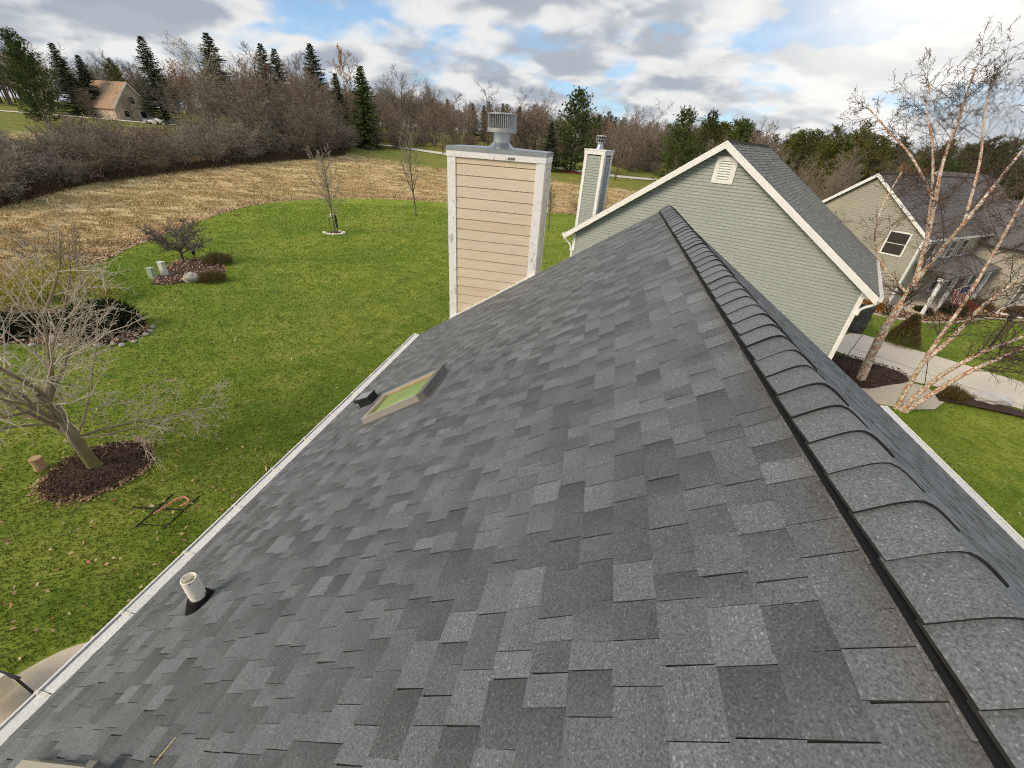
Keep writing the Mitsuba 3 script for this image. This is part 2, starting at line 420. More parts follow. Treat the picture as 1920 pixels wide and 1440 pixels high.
def frame(ox, oy, yaw):
    a = math.radians(yaw); L = np.array([math.cos(a), -math.sin(a)]); N = np.array([math.sin(a), math.cos(a)])
    return lambda x, y, z: np.array([ox + x * L[0] + y * N[0], oy + x * L[1] + y * N[1], z])


def fbox(F, mb, x0, x1, y0, y1, z0, z1):
    return mb.hexa([F(x0, y0, z0), F(x1, y0, z0), F(x1, y1, z0), F(x0, y1, z0), F(x0, y0, z1), F(x1, y0, z1), F(x1, y1, z1), F(x0, y1, z1)])


# ------------------------------------------------------------------ our house
rng = np.random.default_rng(4)
H = 'house'
tag(H, 'cream-sided house with a dark charcoal shingle roof in the foreground', 'house')
XR, ZR, SL = .996, 9.2 - .824, .664          # ridge x, apex height, slope
YN, YF = -3.0, 7.44
ca = 1 / math.hypot(1, SL); sa = SL * ca
RUN = .996 + 3.40
LEN = RUN / ca
dl, nl = np.array([-ca, 0, -sa]), np.array([-sa, 0, ca])
dr_, nr = np.array([ca, 0, -sa]), np.array([sa, 0, ca])
AP = np.array([XR, 0, ZR])


def onroof(s, y, h=0.0): return AP + dl * s + np.array([0, y, 0]) + nl * h


deck = MB()
for d, n in ((dl, nl), (dr_, nr)):
    q = [AP + d * 0, AP + d * LEN]
    pts = []
    for h in (-.14, -.004):
        pts += [AP + d * .0 + [0, YN, 0] + n * h, AP + d * LEN + [0, YN, 0] + n * h, AP + d * LEN + [0, YF, 0] + n * h, AP + [0, YF, 0] + n * h]
    deck.hexa(pts)
put(H + '__roof', deck.mesh(), M['asphalt_black'])
sk = lambda y, s: (3.06 < s < 4.0) and (3.52 < y < 4.06 or -.25 < y < .28)
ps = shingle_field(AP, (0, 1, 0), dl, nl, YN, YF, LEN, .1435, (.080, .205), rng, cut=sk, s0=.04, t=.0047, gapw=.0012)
order = sorted(range(len(ps)), key=lambda k: -screen_area(ps[k][0]))
for k in order[:300]:
    v, uv = ps[k]
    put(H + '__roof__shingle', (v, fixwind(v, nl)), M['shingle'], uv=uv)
v, f, uv = join_pieces([ps[k] for k in order[300:]], nl)
k = put(H + '__roof__far_shingle', (v, f), M['shingle'], uv=uv); labels[k] = {'kind': 'stuff', 'label': 'smaller charcoal shingles farther from the viewer'}
ps = shingle_field(AP, (0, 1, 0), dr_, nr, YN, YF, LEN, .1435, (.080, .205), rng, s0=.04, t=.0047, gapw=.0012)
v, f, uv = join_pieces(ps, nr)
k = put(H + '__roof__street_shingle', (v, f), M['shingle'], uv=uv); labels[k] = {'kind': 'stuff', 'label': 'charcoal shingles of the slope beyond the ridge'}

# ridge vent and caps
vent = MB()
for sgn, d, n in ((-1, dl, nl), (1, dr_, nr)):
    s1 = .1404 / ca
    for (sa_, sb, ha, hb) in ((s1 - .006, s1 + .006, .004, .013), (s1 - .045, s1 - .006, .003, .006), (s1 - .16, s1 - .042, .003, .014)):
        pts = []
        for h in (-.002, None):
            for (s_, hh, y_) in ((sa_, hb, YN), (sb, hb, YN), (sb, hb, YF - .06), (sa_, hb, YF - .06)):
                pts.append(AP + d * s_ + np.array([0, y_, 0]) + n * (hh if h is None else h))
        vent.hexa(pts)
put(H + '__ridge_vent', vent.mesh(), M['black_plastic'])
fins = MB()
for y in np.arange(YN, YF - .1, .018):
    fins.box(AP + dl * (.1404 / ca - .040) + np.array([0, y, 0]) + nl * .009, (.014, .005, .016), [dl, (0, 1, 0), nl])
k = put(H + '__ridge_vent__baffle', fins.mesh(), M['black_metal']); labels[k] = {'kind': 'stuff', 'label': 'fine fins along the open edge of the ridge vent'}
prof = np.array([(-.138, -.086), (-.10, -.057), (-.066, -.031), (-.038, -.013), (-.015, -.003), (.005, 0), (.03, -.008), (.055, -.022), (.085, -.043), (.115, -.066), (.140, -.086)])
ytop = YF + .004
n_caps = 0
while ytop > YN:
    ex = .164 + rng.uniform(-.006, .006)
    ya, yb = ytop - ex, ytop + .02           # near (exposed) end, far end
    za = .008 + rng.uniform(0, .006); dx = rng.uniform(-.006, .006)
    tone = rng.uniform(.75, 1.1)
    near = np.c_[XR + prof[:, 0] + dx, np.full(len(prof), ya) + rng.uniform(-.004, .004) + prof[:, 0] * rng.uniform(-.02, .02), 8.393 + prof[:, 1] + za]
    far = np.c_[XR + prof[:, 0] + dx * .3, np.full(len(prof), yb), 8.393 + prof[:, 1] + .001]
    mid = near * .45 + far * .55; mid[:, 2] -= .001
    m = len(prof); low = near - [0, -.001, .0095]
    V, UV, Fc = [], [], []
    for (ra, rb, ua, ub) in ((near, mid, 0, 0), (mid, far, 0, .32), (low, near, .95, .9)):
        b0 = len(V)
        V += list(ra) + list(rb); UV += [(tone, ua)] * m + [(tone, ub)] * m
        Fc += [[b0 + q, b0 + q + 1, b0 + m + q + 1, b0 + m + q] for q in range(m - 1)]
    for e in (0, m - 1):                      # side edges
        b0 = len(V); V += [near[e], far[e], far[e] - [0, 0, .01], low[e]]; UV += [(tone, .9)] * 4; Fc += [[b0, b0 + 1, b0 + 2, b0 + 3] if e else [b0 + 3, b0 + 2, b0 + 1, b0]]
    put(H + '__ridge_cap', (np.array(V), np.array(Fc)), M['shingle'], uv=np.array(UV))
    ytop -= ex
# end cover and drip at the far end
mb = MB()
mb.tube(np.array([[XR + a, YF - .02, 8.393 + b - .006] for a, b in prof]), .012, 6)
put(H + '__ridge_vent__end_seal', mb.mesh(), M['asphalt_black'])
# drip edge along the far rake, fascia
mb = MB()
for d, n in ((dl, nl), (dr_, nr)):
    mb.hexa([AP + d * 0.02 + [0, YF, 0] + n * -.15, AP + d * LEN + [0, YF, 0] + n * -.15, AP + d * LEN + [0, YF + .018, 0] + n * -.15, AP + d * 0.02 + [0, YF + .018, 0] + n * -.15,
             AP + d * .02 + [0, YF, 0] + n * -.006, AP + d * LEN + [0, YF, 0] + n * -.006, AP + d * LEN + [0, YF + .018, 0] + n * -.006, AP + d * 0.02 + [0, YF + .018, 0] + n * -.006])
put(H + '__rake_board', mb.mesh(), M['trim_white'])
# gutters
zg = ZR - SL * RUN
for name, sx, x0, zz in ((H + '__gutter', -1, XR - RUN, zg), (H + '__gutter', 1, XR + RUN, zg)):
    g_ = num(name); count[name] = count[name]
    def gx_(u): return x0 + sx * u
    mb = MB()
    lo, hi = YN, YF - .02
    def bx(u0, u1, z0, z1, y0=lo, y1=hi, m=None): (m or mb).box(((gx_(u0) + gx_(u1)) / 2, (y0 + y1) / 2, zz + (z0 + z1) / 2), (abs(u1 - u0), y1 - y0, z1 - z0))
    bx(.098, .112, -.13, .020); bx(-.01, .098, -.13, -.12); bx(-.012, -.002, -.13, -.012)
    bx(-.002, .098, -.12, .0, hi - .006, hi)
    scene[g_] = mikit.ply(mb.mesh(), M['gutter_white'])
    mb = MB(); bx(-.001, .0975, -.035, -.025); scene[g_ + '__shade_sheet'] = mikit.ply(mb.mesh(), M['gutter_shadow'])  # added dark sheet below the guard, painting the shade inside the gutter
    y = lo; n = 0
    while y < hi - .1:
        ln = min(.615, hi - y); mb = MB()
        mb.hexa([(gx_(-.03), y, zz + .004), (gx_(.086), y, zz - .005), (gx_(.086), y + ln - .008, zz - .005), (gx_(-.03), y + ln - .008, zz + .004),
                 (gx_(-.03), y, zz + .016), (gx_(.086), y, zz + .004 + .004 * (n % 2)), (gx_(.086), y + ln - .008, zz + .004 + .004 * (n % 2)), (gx_(-.03), y + ln - .008, zz + .016)])
        put(g_ + '__guard_panel', mb.mesh(), M['gutter_guard'])
        mb = MB(); mb.box((gx_(.055), y + ln - .02, zz + .010), (.08, .03, .010)); mb.box((gx_(.10), y + ln - .02, zz + .022), (.03, .02, .006))
        put(g_ + '__clip', mb.mesh(), M['clip_cream'])
        y += ln; n += 1
    count[name] = max(count[name], 1)
mb = MB()
mb.box((XR - RUN + .02, (YN + YF) / 2, zg - .09), (.03, YF - YN - .04, .17)); mb.box((XR + RUN - .02, (YN + YF) / 2, zg - .09), (.03, YF - YN - .04, .17))
put(H + '__fascia', mb.mesh(), M['trim_white'])
# walls under the roof
mb = MB(); wx0, wx1, wy1 = XR - RUN + .40, XR + RUN - .40, 7.15
zt_ = lambda x: ZR - SL * abs(x - XR) - .17
mb.hexa([(wx0, YN + .2, 0), (wx1, YN + .2, 0), (wx1, wy1, 0), (wx0, wy1, 0), (wx0, YN + .2, zt_(wx0)), (wx1, YN + .2, zt_(wx1)), (wx1, wy1, zt_(wx1)), (wx0, wy1, zt_(wx0))])
mb.add([(wx0, wy1, zt_(wx0)), (wx1, wy1, zt_(wx1)), (XR, wy1, zt_(XR)), (wx0, YN + .2, zt_(wx0)), (wx1, YN + .2, zt_(wx1)), (XR, YN + .2, zt_(XR))], [[0, 1, 2], [4, 3, 5]])
put(H + '__wall', mb.mesh(), M['siding_cream'])
mb = MB()
for b in lap_boards(lambda x, y, z: np.array([wx0 + y - .002, YN + .2 + (wy1 - YN - .2) - x, z]), lambda z: (0, wy1 - YN - .2), .3, zt_(wx0), .178): mb.add(*b)
k = put(H + '__wall__siding_board', mb.mesh(), M['siding_cream']); labels[k] = {'kind': 'stuff', 'label': 'cream lap boards of the garden wall'}

# chimney chase
CX0, CX1, CY0, CY1, CZ = -2.73, -1.06, 7.475, 8.26, 8.945
ch = H + '__chimney'
mb = MB(); mb.box(((CX0 + CX1) / 2, (CY0 + CY1) / 2, CZ / 2), (CX1 - CX0 - .06, CY1 - CY0 - .06, CZ - .02)); put(ch, mb.mesh(), M['lap_shade_backing'])
Fc_ = lambda x, y, z: np.array([x, CY0 + .028 + y, z])
Fs_ = lambda x, y, z: np.array([CX1 - .028 - y, CY0 + x, z])
Fw_ = lambda x, y, z: np.array([CX0 + .028 + y, CY1 - x, z])
z_top = CZ - .119
nb = 42
for side, F, (l, r) in (('f', Fc_, (CX0 + .145, CX1 - .145)), ('s', Fs_, (.12, CY1 - CY0 - .09)), ('w', Fw_, (.09, CY1 - CY0 - .12))):
    bs = lap_boards(F, lambda z: (l, r), z_top - .09 - 47 * .176, z_top - .09 + 1e-4, .176, .017)
    bs += lap_boards(F, lambda z: (l, r), z_top - .09, z_top, .176, .017)
    for q, b in enumerate(bs):
        if side == 'w' and q < 10: continue
        put(ch + '__siding_board', b, M['siding_cream'] if rng.random() < .8 else M['siding_cream_old'])
for (x, y, wx, wy) in ((CX0 + .0725, CY0 + .012, .145, .03), (CX1 - .0725, CY0 + .012, .145, .03), (CX1 - .012, CY0 + .072, .03, .085), (CX1 - .012, CY1 - .045, .03, .09), (CX0 + .012, CY0 + .072, .03, .085), (CX0 + .012, CY1 - .045, .03, .09)):
    mb = MB(); mb.box((x, y, (CZ - .119) / 2), (wx, wy, CZ - .119)); put(ch + '__corner_board', mb.mesh(), M['trim_peeling'])
mb = MB()
mb.box(((CX0 + CX1) / 2, CY0 + .008, CZ - .075), (CX1 - CX0 + .02, .044, .086)); mb.box((CX1 - .008, (CY0 + CY1) / 2 + .015, CZ - .075), (.044, CY1 - CY0 - .03, .085)); mb.box((CX0 + .008, (CY0 + CY1) / 2 + .015, CZ - .075), (.044, CY1 - CY0 - .03, .085))
put(ch + '__top_trim', mb.mesh(), M['trim_peeling'])
mb = MB(); mb.box((-1.62, CY0 - .017, CZ - .085), (.115, .012, .035)); put(ch + '__patch', mb.mesh(), M['flashing'])
mb = MB(); CXm, CYm = (CX0 + CX1) / 2, (CY0 + CY1) / 2
mb.box((CXm, CYm, CZ + .002), (CX1 - CX0 + .034, CY1 - CY0 + .034, .066))
mb.hexa([(CX0 - .018, CY0 - .018, CZ + .037), (CX1 + .018, CY0 - .018, CZ + .037), (CX1 + .018, CY1 + .018, CZ + .037), (CX0 - .018, CY1 + .018, CZ + .037), (CXm - .2, CYm - .2, CZ + .058), (CXm + .2, CYm - .2, CZ + .058), (CXm + .2, CYm + .2, CZ + .058), (CXm - .2, CYm + .2, CZ + .058)])
put(ch + '__metal_cap', mb.mesh(), M['galv'])
tz = CZ + .055
mb = MB(); mb.lathe([(.235, tz - .005), (.19, tz + .02), (.150, tz + .065), (.146, tz + .07), (.146, tz + .24), (.10, tz + .24)], (CXm, CYm, 0), 32); put(ch + '__flue_neck', mb.mesh(), M['galv'], smooth=35)
mb = MB(); R1 = .240
mb.lathe([(.14, tz + .215), (R1, tz + .215), (R1 + .003, tz + .22), (R1 + .003, tz + .275), (R1 - .02, tz + .275)], (CXm, CYm, 0), 40)
mb.lathe([(0, tz + .495), (R1 * .7, tz + .492), (R1 + .006, tz + .48), (R1 + .006, tz + .466), (R1 - .03, tz + .463)], (CXm, CYm, 0), 40)
mb.lathe([(.165, tz + .27), (.165, tz + .47)], (CXm, CYm, 0), 24)
put(ch + '__vent_cap', mb.mesh(), M['galv_dull'], smooth=35)
for q in range(44):
    a = q * 2 * PI / 44; mb = MB(); c, s = math.cos(a), math.sin(a); c2, s2 = math.cos(a + .75), math.sin(a + .75)
    mb.box((CXm + c * (R1 - .013), CYm + s * (R1 - .013), tz + .37), (.034, .003, .19), [(c2, s2, 0), (-s2, c2, 0), (0, 0, 1)])
    put(ch + '__louver', mb.mesh(), M['galv_dull'])
# counter flashing where the chimney meets the rake
mb = MB()
zr_ = lambda x: ZR - SL * (XR - x)
mb.hexa([(CX0, CY0 - .034, zr_(CX0) - .05), (CX1, CY0 - .034, zr_(CX1) - .05), (CX1, CY0 - .012, zr_(CX1) - .05), (CX0, CY0 - .012, zr_(CX0) - .05), (CX0, CY0 - .034, zr_(CX0) + .03), (CX1, CY0 - .034, zr_(CX1) + .03), (CX1, CY0 - .012, zr_(CX1) + .03), (CX0, CY0 - .012, zr_(CX0) + .03)])
put(ch + '__flashing', mb.mesh(), M['trim_white'])

# skylights
def skylight(y0, y1, s0, s1):
    k = num(H + '__skylight')
    def B(mb, sa_, sb, ya, yb, h0, h1): return mb.hexa([onroof(sa_, ya, h0), onroof(sb, ya, h0), onroof(sb, yb, h0), onroof(sa_, yb, h0), onroof(sa_, ya, h1), onroof(sb, ya, h1), onroof(sb, yb, h1), onroof(sa_, yb, h1)][::1])
    mb = MB(); w = .035
    B(mb, s0, s1, y0, y0 + w, -.02, .085); B(mb, s0, s1, y1 - w, y1, -.02, .085); B(mb, s1 - w, s1, y0 + w, y1 - w, -.02, .083); B(mb, s0, s0 + w, y0 + w, y1 - w, -.02, .083)
    scene[k] = mikit.ply(mb.mesh(), M['taupe_metal'])
    mb = MB(); e = .014
    B(mb, s0 + w, s1 - w, y0 + w, y0 + w + e, 0, .076); B(mb, s0 + w, s1 - w, y1 - w - e, y1 - w, 0, .076); B(mb, s1 - w - e, s1 - w, y0 + w + e, y1 - w - e, 0, .075); B(mb, s0 + w, s0 + w + e, y0 + w + e, y1 - w - e, 0, .075)
    scene[k + '__sash'] = mikit.ply(mb.mesh(), M['wood_pale'])
    q = [onroof(s0 + w, y0 + w, .066), onroof(s1 - w, y0 + w, .066), onroof(s1 - w, y1 - w, .066), onroof(s0 + w, y1 - w, .066)]
    scene[k + '__pane'] = mikit.ply((np.array(q), np.array([[0, 1, 2, 3]])), M['pane'])
    mb = MB()
    n_ = 26
    for a in range(n_):
        t0, t1 = a / n_, (a + 1) / n_
        ya, yb = y0 + w + (y1 - y0 - 2 * w) * t0, y0 + w + (y1 - y0 - 2 * w) * t1
        mb.add([onroof(s0 + w, ya, .03), onroof(s1 - w, ya, .03), onroof(s1 - w, (ya + yb) / 2, .037), onroof(s0 + w, (ya + yb) / 2, .037), onroof(s1 - w, yb, .03), onroof(s0 + w, yb, .03)], [[0, 1, 2, 3], [3, 2, 4, 5]])
    scene[k + '__blind'] = mikit.ply(mb.mesh(), M['blind_green'])
    mb = MB()
    B(mb, s0 - .05, s0 + .004, y0 - .03, y1 + .03, .004, .012); B(mb, s0 - .012, s0 - .001, y0 - .02, y1 + .02, .0, .105); B(mb, s0 - .012, s0 + .075, y0 - .022, y1 + .022, .088, .10); B(mb, s0 - .012, s0 + .09, y0 - .022, y0 - .003, 0, .10); B(mb, s0 - .012, s0 + .09, y1 + .003, y1 + .022, 0, .10)
    scene[k + '__head_flashing'] = mikit.ply(mb.mesh(), M['flashing'])
    mb = MB()
    B(mb, s0 + .09, s1 + .01, y0 - .03, y0 - .002, .004, .014); B(mb, s0 + .09, s1 + .01, y1 + .002, y1 + .03, .004, .014); B(mb, s1 + .002, s1 + .09, y0 - .03, y1 + .03, .004, .013)
    scene[k + '__side_flashing'] = mikit.ply(mb.mesh(), M['flashing'])


skylight(3.49, 4.09, 3.05, 4.03)
skylight(-.29, .305, 3.40, 4.36)
# exhaust vent
mb = MB(); sE, yE = 4.52, 4.30
def RB(mb, sa_, sb, ya, yb, h0, h1, h1b=None):
    h1b = h1 if h1b is None else h1b
    return mb.hexa([onroof(sa_, ya, h0), onroof(sb, ya, h0), onroof(sb, yb, h0), onroof(sa_, yb, h0), onroof(sa_, ya, h1), onroof(sb, ya, h1b), onroof(sb, yb, h1b), onroof(sa_, yb, h1)])
RB(mb, 4.43, 4.64, 4.21, 4.40, .0, .085, .115); RB(mb, 4.40, 4.66, 4.19, 4.42, .003, .008); RB(mb, 4.42, 4.67, 4.20, 4.41, .085, .100, .128)
put(H + '__exhaust_vent', mb.mesh(), M['black_metal'])
mb = MB(); RB(mb, 4.44, 4.645, 4.22, 4.39, .098, .106, .131); put(H + '__exhaust_vent__lid', mb.mesh(), M['galv_dull'])
# plumbing vent pipe
pc = onroof(4.128, 1.27)
mb = MB()
mb.lathe([(.040, .02), (.040, .285), (.043, .292), (.048, .292), (.051, .286), (.051, -.05)], pc, 28); put(H + '__vent_pipe', mb.mesh(), M['pvc'], smooth=40)
mb = MB(); mb.lathe([(.105, -.07), (.095, .012), (.080, .05), (.066, .080), (.056, .088), (.051, .08)], pc, 28)
v, f = mb.mesh(); rel = v - pc
hh = (v - AP) @ nl; v = np.where((hh < .008)[:, None], v + nl * (.008 - hh)[:, None], v)
scene[H + '__vent_pipe__boot'] = mikit.ply((v, f), M['black_plastic'], smooth=40)
mb = MB(); RB(mb, 4.05, 4.21, 1.20, 1.35, .003, .0085); scene[H + '__vent_pipe__flange'] = mikit.ply(mb.mesh(), M['black_plastic'])
# straw lying on the shingles
mb = MB(); mb.tube([onroof(3.075, .36, .012), onroof(3.06, .41, .013), onroof(3.05, .46, .012)], .0028, 5)
put('straw', mb.mesh(), M['dry_blade'], uv=np.full((len(mb.mesh()[0]), 2), .9)); tag('straw', 'thin pale straw lying on the shingles near the lower skylight', 'straw')


# ------------------------------------------------------------------ neighbour house (sage)
def gable_house(key, ox, oy, yaw, w, Lh, z_eave, slope, over, rake, expo, siding, shing, trim, wall_m, z_base=0.0, gutter=True, part_boards=True, roof_expo=.142, courses=True, rng=None, tabs=(.15, .34)):
    """ox, oy: centre of the front gable wall; x lateral, y depth. z_eave: roof top at the eave tip."""
    F = frame(ox, oy, yaw); we = w + over
    zr = z_eave + slope * we
    zw = lambda x: zr - slope * abs(x) - .20
    mb = MB(); zc = zw(w)
    mb.add([F(-w, 0, z_base), F(w, 0, z_base), F(w, 0, zc), F(0, 0, zw(0)), F(-w, 0, zc), F(-w, Lh, z_base), F(w, Lh, z_base), F(w, Lh, zc), F(0, Lh, zw(0)), F(-w, Lh, zc)],
           [[0, 1, 2], [0, 2, 4], [4, 2, 3], [6, 5, 9], [6, 9, 7], [7, 9, 8], [1, 6, 7], [1, 7, 2], [5, 0, 4], [5, 4, 9]])
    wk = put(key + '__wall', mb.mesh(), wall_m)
    cw = .11
    lim = lambda z: (max(-w + cw, -(zr - .20 - z) / slope), min(w - cw, (zr - .20 - z) / slope)) if z < zw(w) else (-(zr - .2 - z) / slope, (zr - .2 - z) / slope)
    bs = lap_boards(lambda x, y, z: F(x, y - .002, z), lim, z_base + .25, zw(0) - .05, expo, .016, .013 if part_boards else .016)
    if part_boards:
        for b in bs: put(wk + '__siding_board', b, siding)
    else:
        mb = MB(); [mb.add(*b) for b in bs]; k = put(wk + '__siding_board', mb.mesh(), siding); labels[k] = {'kind': 'stuff', 'label': 'lap boards of the gable wall'}
    for sg in (-1, 1):
        mb = MB()
        for b in lap_boards((lambda x, y, z: F(w + .002 - y, x, z)) if sg > 0 else (lambda x, y, z: F(-w - .002 + y, Lh - x, z)), lambda z: (cw, Lh - cw), z_base + .25, zc - .02, expo, .014): mb.add(*b)
        k = put(wk + '__side_siding', mb.mesh(), siding); labels[k] = {'kind': 'stuff', 'label': 'lap boards of the long wall'}
        mb = MB(); fbox(F, mb, sg * (w - cw / 2) - cw / 2 - .002, sg * (w - cw / 2) + cw / 2 + .002, -.024, .02, z_base + .1, zc - .02); fbox(F, mb, sg * (w + .012) - .012, sg * (w + .012) + .012, -.0235, cw, z_base + .1, zc - .02)
        put(key + '__corner_board', mb.mesh(), trim)
    for sg in (-1, 1):
        def R(x, y, h): return F(sg * x, y, zr - slope * x + h)
        mb = MB(); mb.hexa([R(0, -rake, -.14), R(we, -rake, -.14), R(we, Lh + rake, -.14), R(0, Lh + rake, -.14), R(0, -rake, -.005), R(we, -rake, -.005), R(we, Lh + rake, -.005), R(0, Lh + rake, -.005)])
        rk = put(key + '__roof', mb.mesh(), M['asphalt_black'])
        cs = 1 / math.hypot(1, slope)
        Yv = F(0, 1, 0) - F(0, 0, 0); dn = (F(sg, 0, 0) - F(0, 0, 0)) * cs + np.array([0, 0, -slope * cs]); nn = (F(sg, 0, 0) - F(0, 0, 0)) * slope * cs + np.array([0, 0, cs])
        ps = shingle_field(F(0, 0, zr), Yv, dn, nn, -rake - .02, Lh + rake + .02, we / cs, roof_expo, tabs, rng, t=.018)
        v, f, uv = join_pieces(ps, nn)
        k = put(rk + '__shingle', (v, f), shing, uv=uv); labels[k] = {'kind': 'stuff', 'label': 'weathered shingle courses'}
        for yy, s2 in ((-rake, -1), (Lh + rake, 1)):
            mb = MB(); a, b = (yy - .03, yy) if s2 < 0 else (yy, yy + .03)
            mb.hexa([R(0, a, -.25), R(we, a, -.25), R(we, b, -.25), R(0, b, -.25), R(0, a, -.003), R(we, a, -.003), R(we, b, -.003), R(0, b, -.003)])
            put(key + '__rake_board', mb.mesh(), trim)
        mb = MB(); mb.hexa([R(w - .01, -rake + .01, -.235), R(we - .02, -rake + .01, -.20), R(we - .02, Lh + rake - .01, -.20), R(w - .01, Lh + rake - .01, -.235), R(w - .01, -rake + .01, -.22), R(we - .02, -rake + .01, -.185), R(we - .02, Lh + rake - .01, -.185), R(w - .01, Lh + rake - .01, -.22)])
        put(key + '__soffit', mb.mesh(), trim)
        if gutter:
            mb = MB(); fbox(F, mb, min(sg * we, sg * (we + .11)), max(sg * we, sg * (we + .11)), -rake, Lh + rake, z_eave - .13, z_eave - .12)
            fbox(F, mb, min(sg * (we + .10), sg * (we + .115)), max(sg * (we + .10), sg * (we + .115)), -rake, Lh + rake, z_eave - .12, z_eave + .01); fbox(F, mb, min(sg * (we - .01), sg * (we + .003)), max(sg * (we - .01), sg * (we + .003)), -rake, Lh + rake, z_eave - .15, z_eave - .02)
            fbox(F, mb, min(sg * we, sg * (we + .11)), max(sg * we, sg * (we + .11)), -rake - .004, -rake + .01, z_eave - .13, z_eave + .008)
            gk = put(key + '__gutter', mb.mesh(), M['gutter_white'])
            mb = MB(); mb.tube(chaikin([F(sg * (we + .05), -rake + .15, z_eave - .13), F(sg * (we + .05), -rake + .15, z_eave - .24), F(sg * (w + .06), -.04, z_eave - .52), F(sg * (w + .05), -.06, z_eave - .75)], 2), .045, 8)
            fbox(F, mb, sg * (w - .03) - .045, sg * (w - .03) + .045, -.10, -.03, z_base + .05, z_eave - .70)
            put(key + '__downspout', mb.mesh(), M['trim_white'])
    mb = MB()
    for a in np.arange(-rake, Lh + rake - .05, .2):
        for sg in (-1, 1):
            mb.hexa([F(0, a, zr + .008), F(sg * .15, a, zr - .15 * slope + .012), F(sg * .15, a + .2, zr - .15 * slope + .004), F(0, a + .2, zr + .002), F(0, a, zr + .03), F(sg * .15, a, zr - .15 * slope + .03), F(sg * .15, a + .2, zr - .15 * slope + .014), F(0, a + .2, zr + .014)])
    k = put(key + '__ridge_cap', mb.mesh(), M['asphalt_black']); labels[k] = {'kind': 'stuff', 'label': 'dark ridge cap pieces'}
    return F, zr, wk


D_, LC = 17.4, -4.02
a25 = math.radians(25)
nb_o = np.array([math.sin(a25), math.cos(a25)]) * (D_ + .30) + np.array([math.cos(a25), -math.sin(a25)]) * LC
NK = 'sage_house'
FN, zrN, wkN = gable_house(NK, nb_o[0], nb_o[1], 25, 5.55, 7.4, 9.2 - 3.74, .683, .36, .30, .1145, M['siding_sage'], M['shingle_sage'], M['trim_white'], M['lap_shade_backing'], rng=np.random.default_rng(8))
tag(NK, 'sage green lap-sided house with white rake boards and grey roof', 'house')
mb = MB(); vx, vz = .13, 9.2 - .62
for (a, b, c, d) in ((-.36, .36, .29, .42), (-.36, .36, -.42, -.29), (-.36, -.21, -.29, .29), (.21, .36, -.29, .29)): fbox(FN, mb, vx + a, vx + b, -.045, -.005, vz + c, vz + d)
vk = put(NK + '__gable_vent', mb.mesh(), M['trim_white'])
for q in range(7):
    z = vz - .25 + q * .08; mb = MB(); mb.hexa([FN(vx - .228, -.035, z - .02), FN(vx + .228, -.035, z - .02), FN(vx + .228, -.008, z + .02), FN(vx - .228, -.008, z + .02), FN(vx - .228, -.043, z - .005), FN(vx + .228, -.043, z - .005), FN(vx + .228, -.012, z + .04), FN(vx - .228, -.012, z + .04)])
    put(vk + '__louver', mb.mesh(), M['trim_white'])
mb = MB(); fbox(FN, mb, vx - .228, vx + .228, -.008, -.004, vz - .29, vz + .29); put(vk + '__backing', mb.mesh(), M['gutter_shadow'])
# its chimney
x0, x1, y0, y1, zt = -10.2 - LC, -9.21 - LC, 18.84 - D_ - .3, 19.67 - D_ - .3, 9.2 - .37
ck = NK + '__chimney'
mb = MB(); fbox(FN, mb, x0 + .03, x1 - .03, y0 + .03, y1 - .03, 0, zt); put(ck, mb.mesh(), M['lap_shade_backing'])
FA = lambda x, y, z: FN(x, y0 + .03 + y, z); FB = lambda x, y, z: FN(x1 - .03 - y, y0 + x, z)
for F_, l, r in ((FA, x0 + .13, x1 - .13), (FB, .17, y1 - y0 - .13)):
    for b in lap_boards(F_, lambda z: (l, r), zt - .2 - 36 * .1145, zt - .2, .1145, .016, .013): put(ck + '__siding_board', b, M['siding_sage'])
for (xa, xb, ya, yb) in ((x0, x0 + .14, y0 - .01, y0 + .05), (x1 - .14, x1 + .005, y0 - .01, y0 + .05), (x1 - .03, x1 + .005, y0 + .05, y0 + .17), (x1 - .03, x1 + .005, y1 - .13, y1)):
    mb = MB(); fbox(FN, mb, xa, xb, ya, yb, 0, zt - .1); put(ck + '__corner_board', mb.mesh(), M['trim_white'])
mb = MB(); fbox(FN, mb, x0 - .012, x1 + .012, y0 - .02, y1 + .01, zt - .16, zt + .0); fbox(FN, mb, x0 - .04, x1 + .06, y0 - .04, y1 + .04, zt, zt + .04); put(ck + '__top_trim', mb.mesh(), M['trim_white'])
c = FN((x0 + x1) / 2 - .0, (y0 + y1) / 2, 0); mb = MB(); mb.lathe([(.2, zt + .03), (.14, zt + .12), (.13, zt + .30), (.10, zt + .3)], c, 20); put(ck + '__flue_neck', mb.mesh(), M['galv'], smooth=35)
mb = MB(); mb.lathe([(0, zt + .60), (.2, zt + .57), (.22, zt + .54), (.20, zt + .54)], c, 16); mb.lathe([(.20, zt + .30), (.20, zt + .33), (.10, zt + .33)], c, 16); mb.lathe([(.20, zt + .43), (.205, zt + .44), (.20, zt + .45)], c, 16)
for q in range(12):
    a = q * PI / 6; mb.tube([c + [.2 * math.cos(a), .2 * math.sin(a), zt + .32], c + [.2 * math.cos(a), .2 * math.sin(a), zt + .55]], .012, 4)
put(ck + '__flue_cap', mb.mesh(), M['galv_dull'])
mb = MB(); mb.lathe([(.14, zt + .31), (.14, zt + .55)], c, 16); put(ck + '__flue_core', mb.mesh(), M['gutter_shadow'])
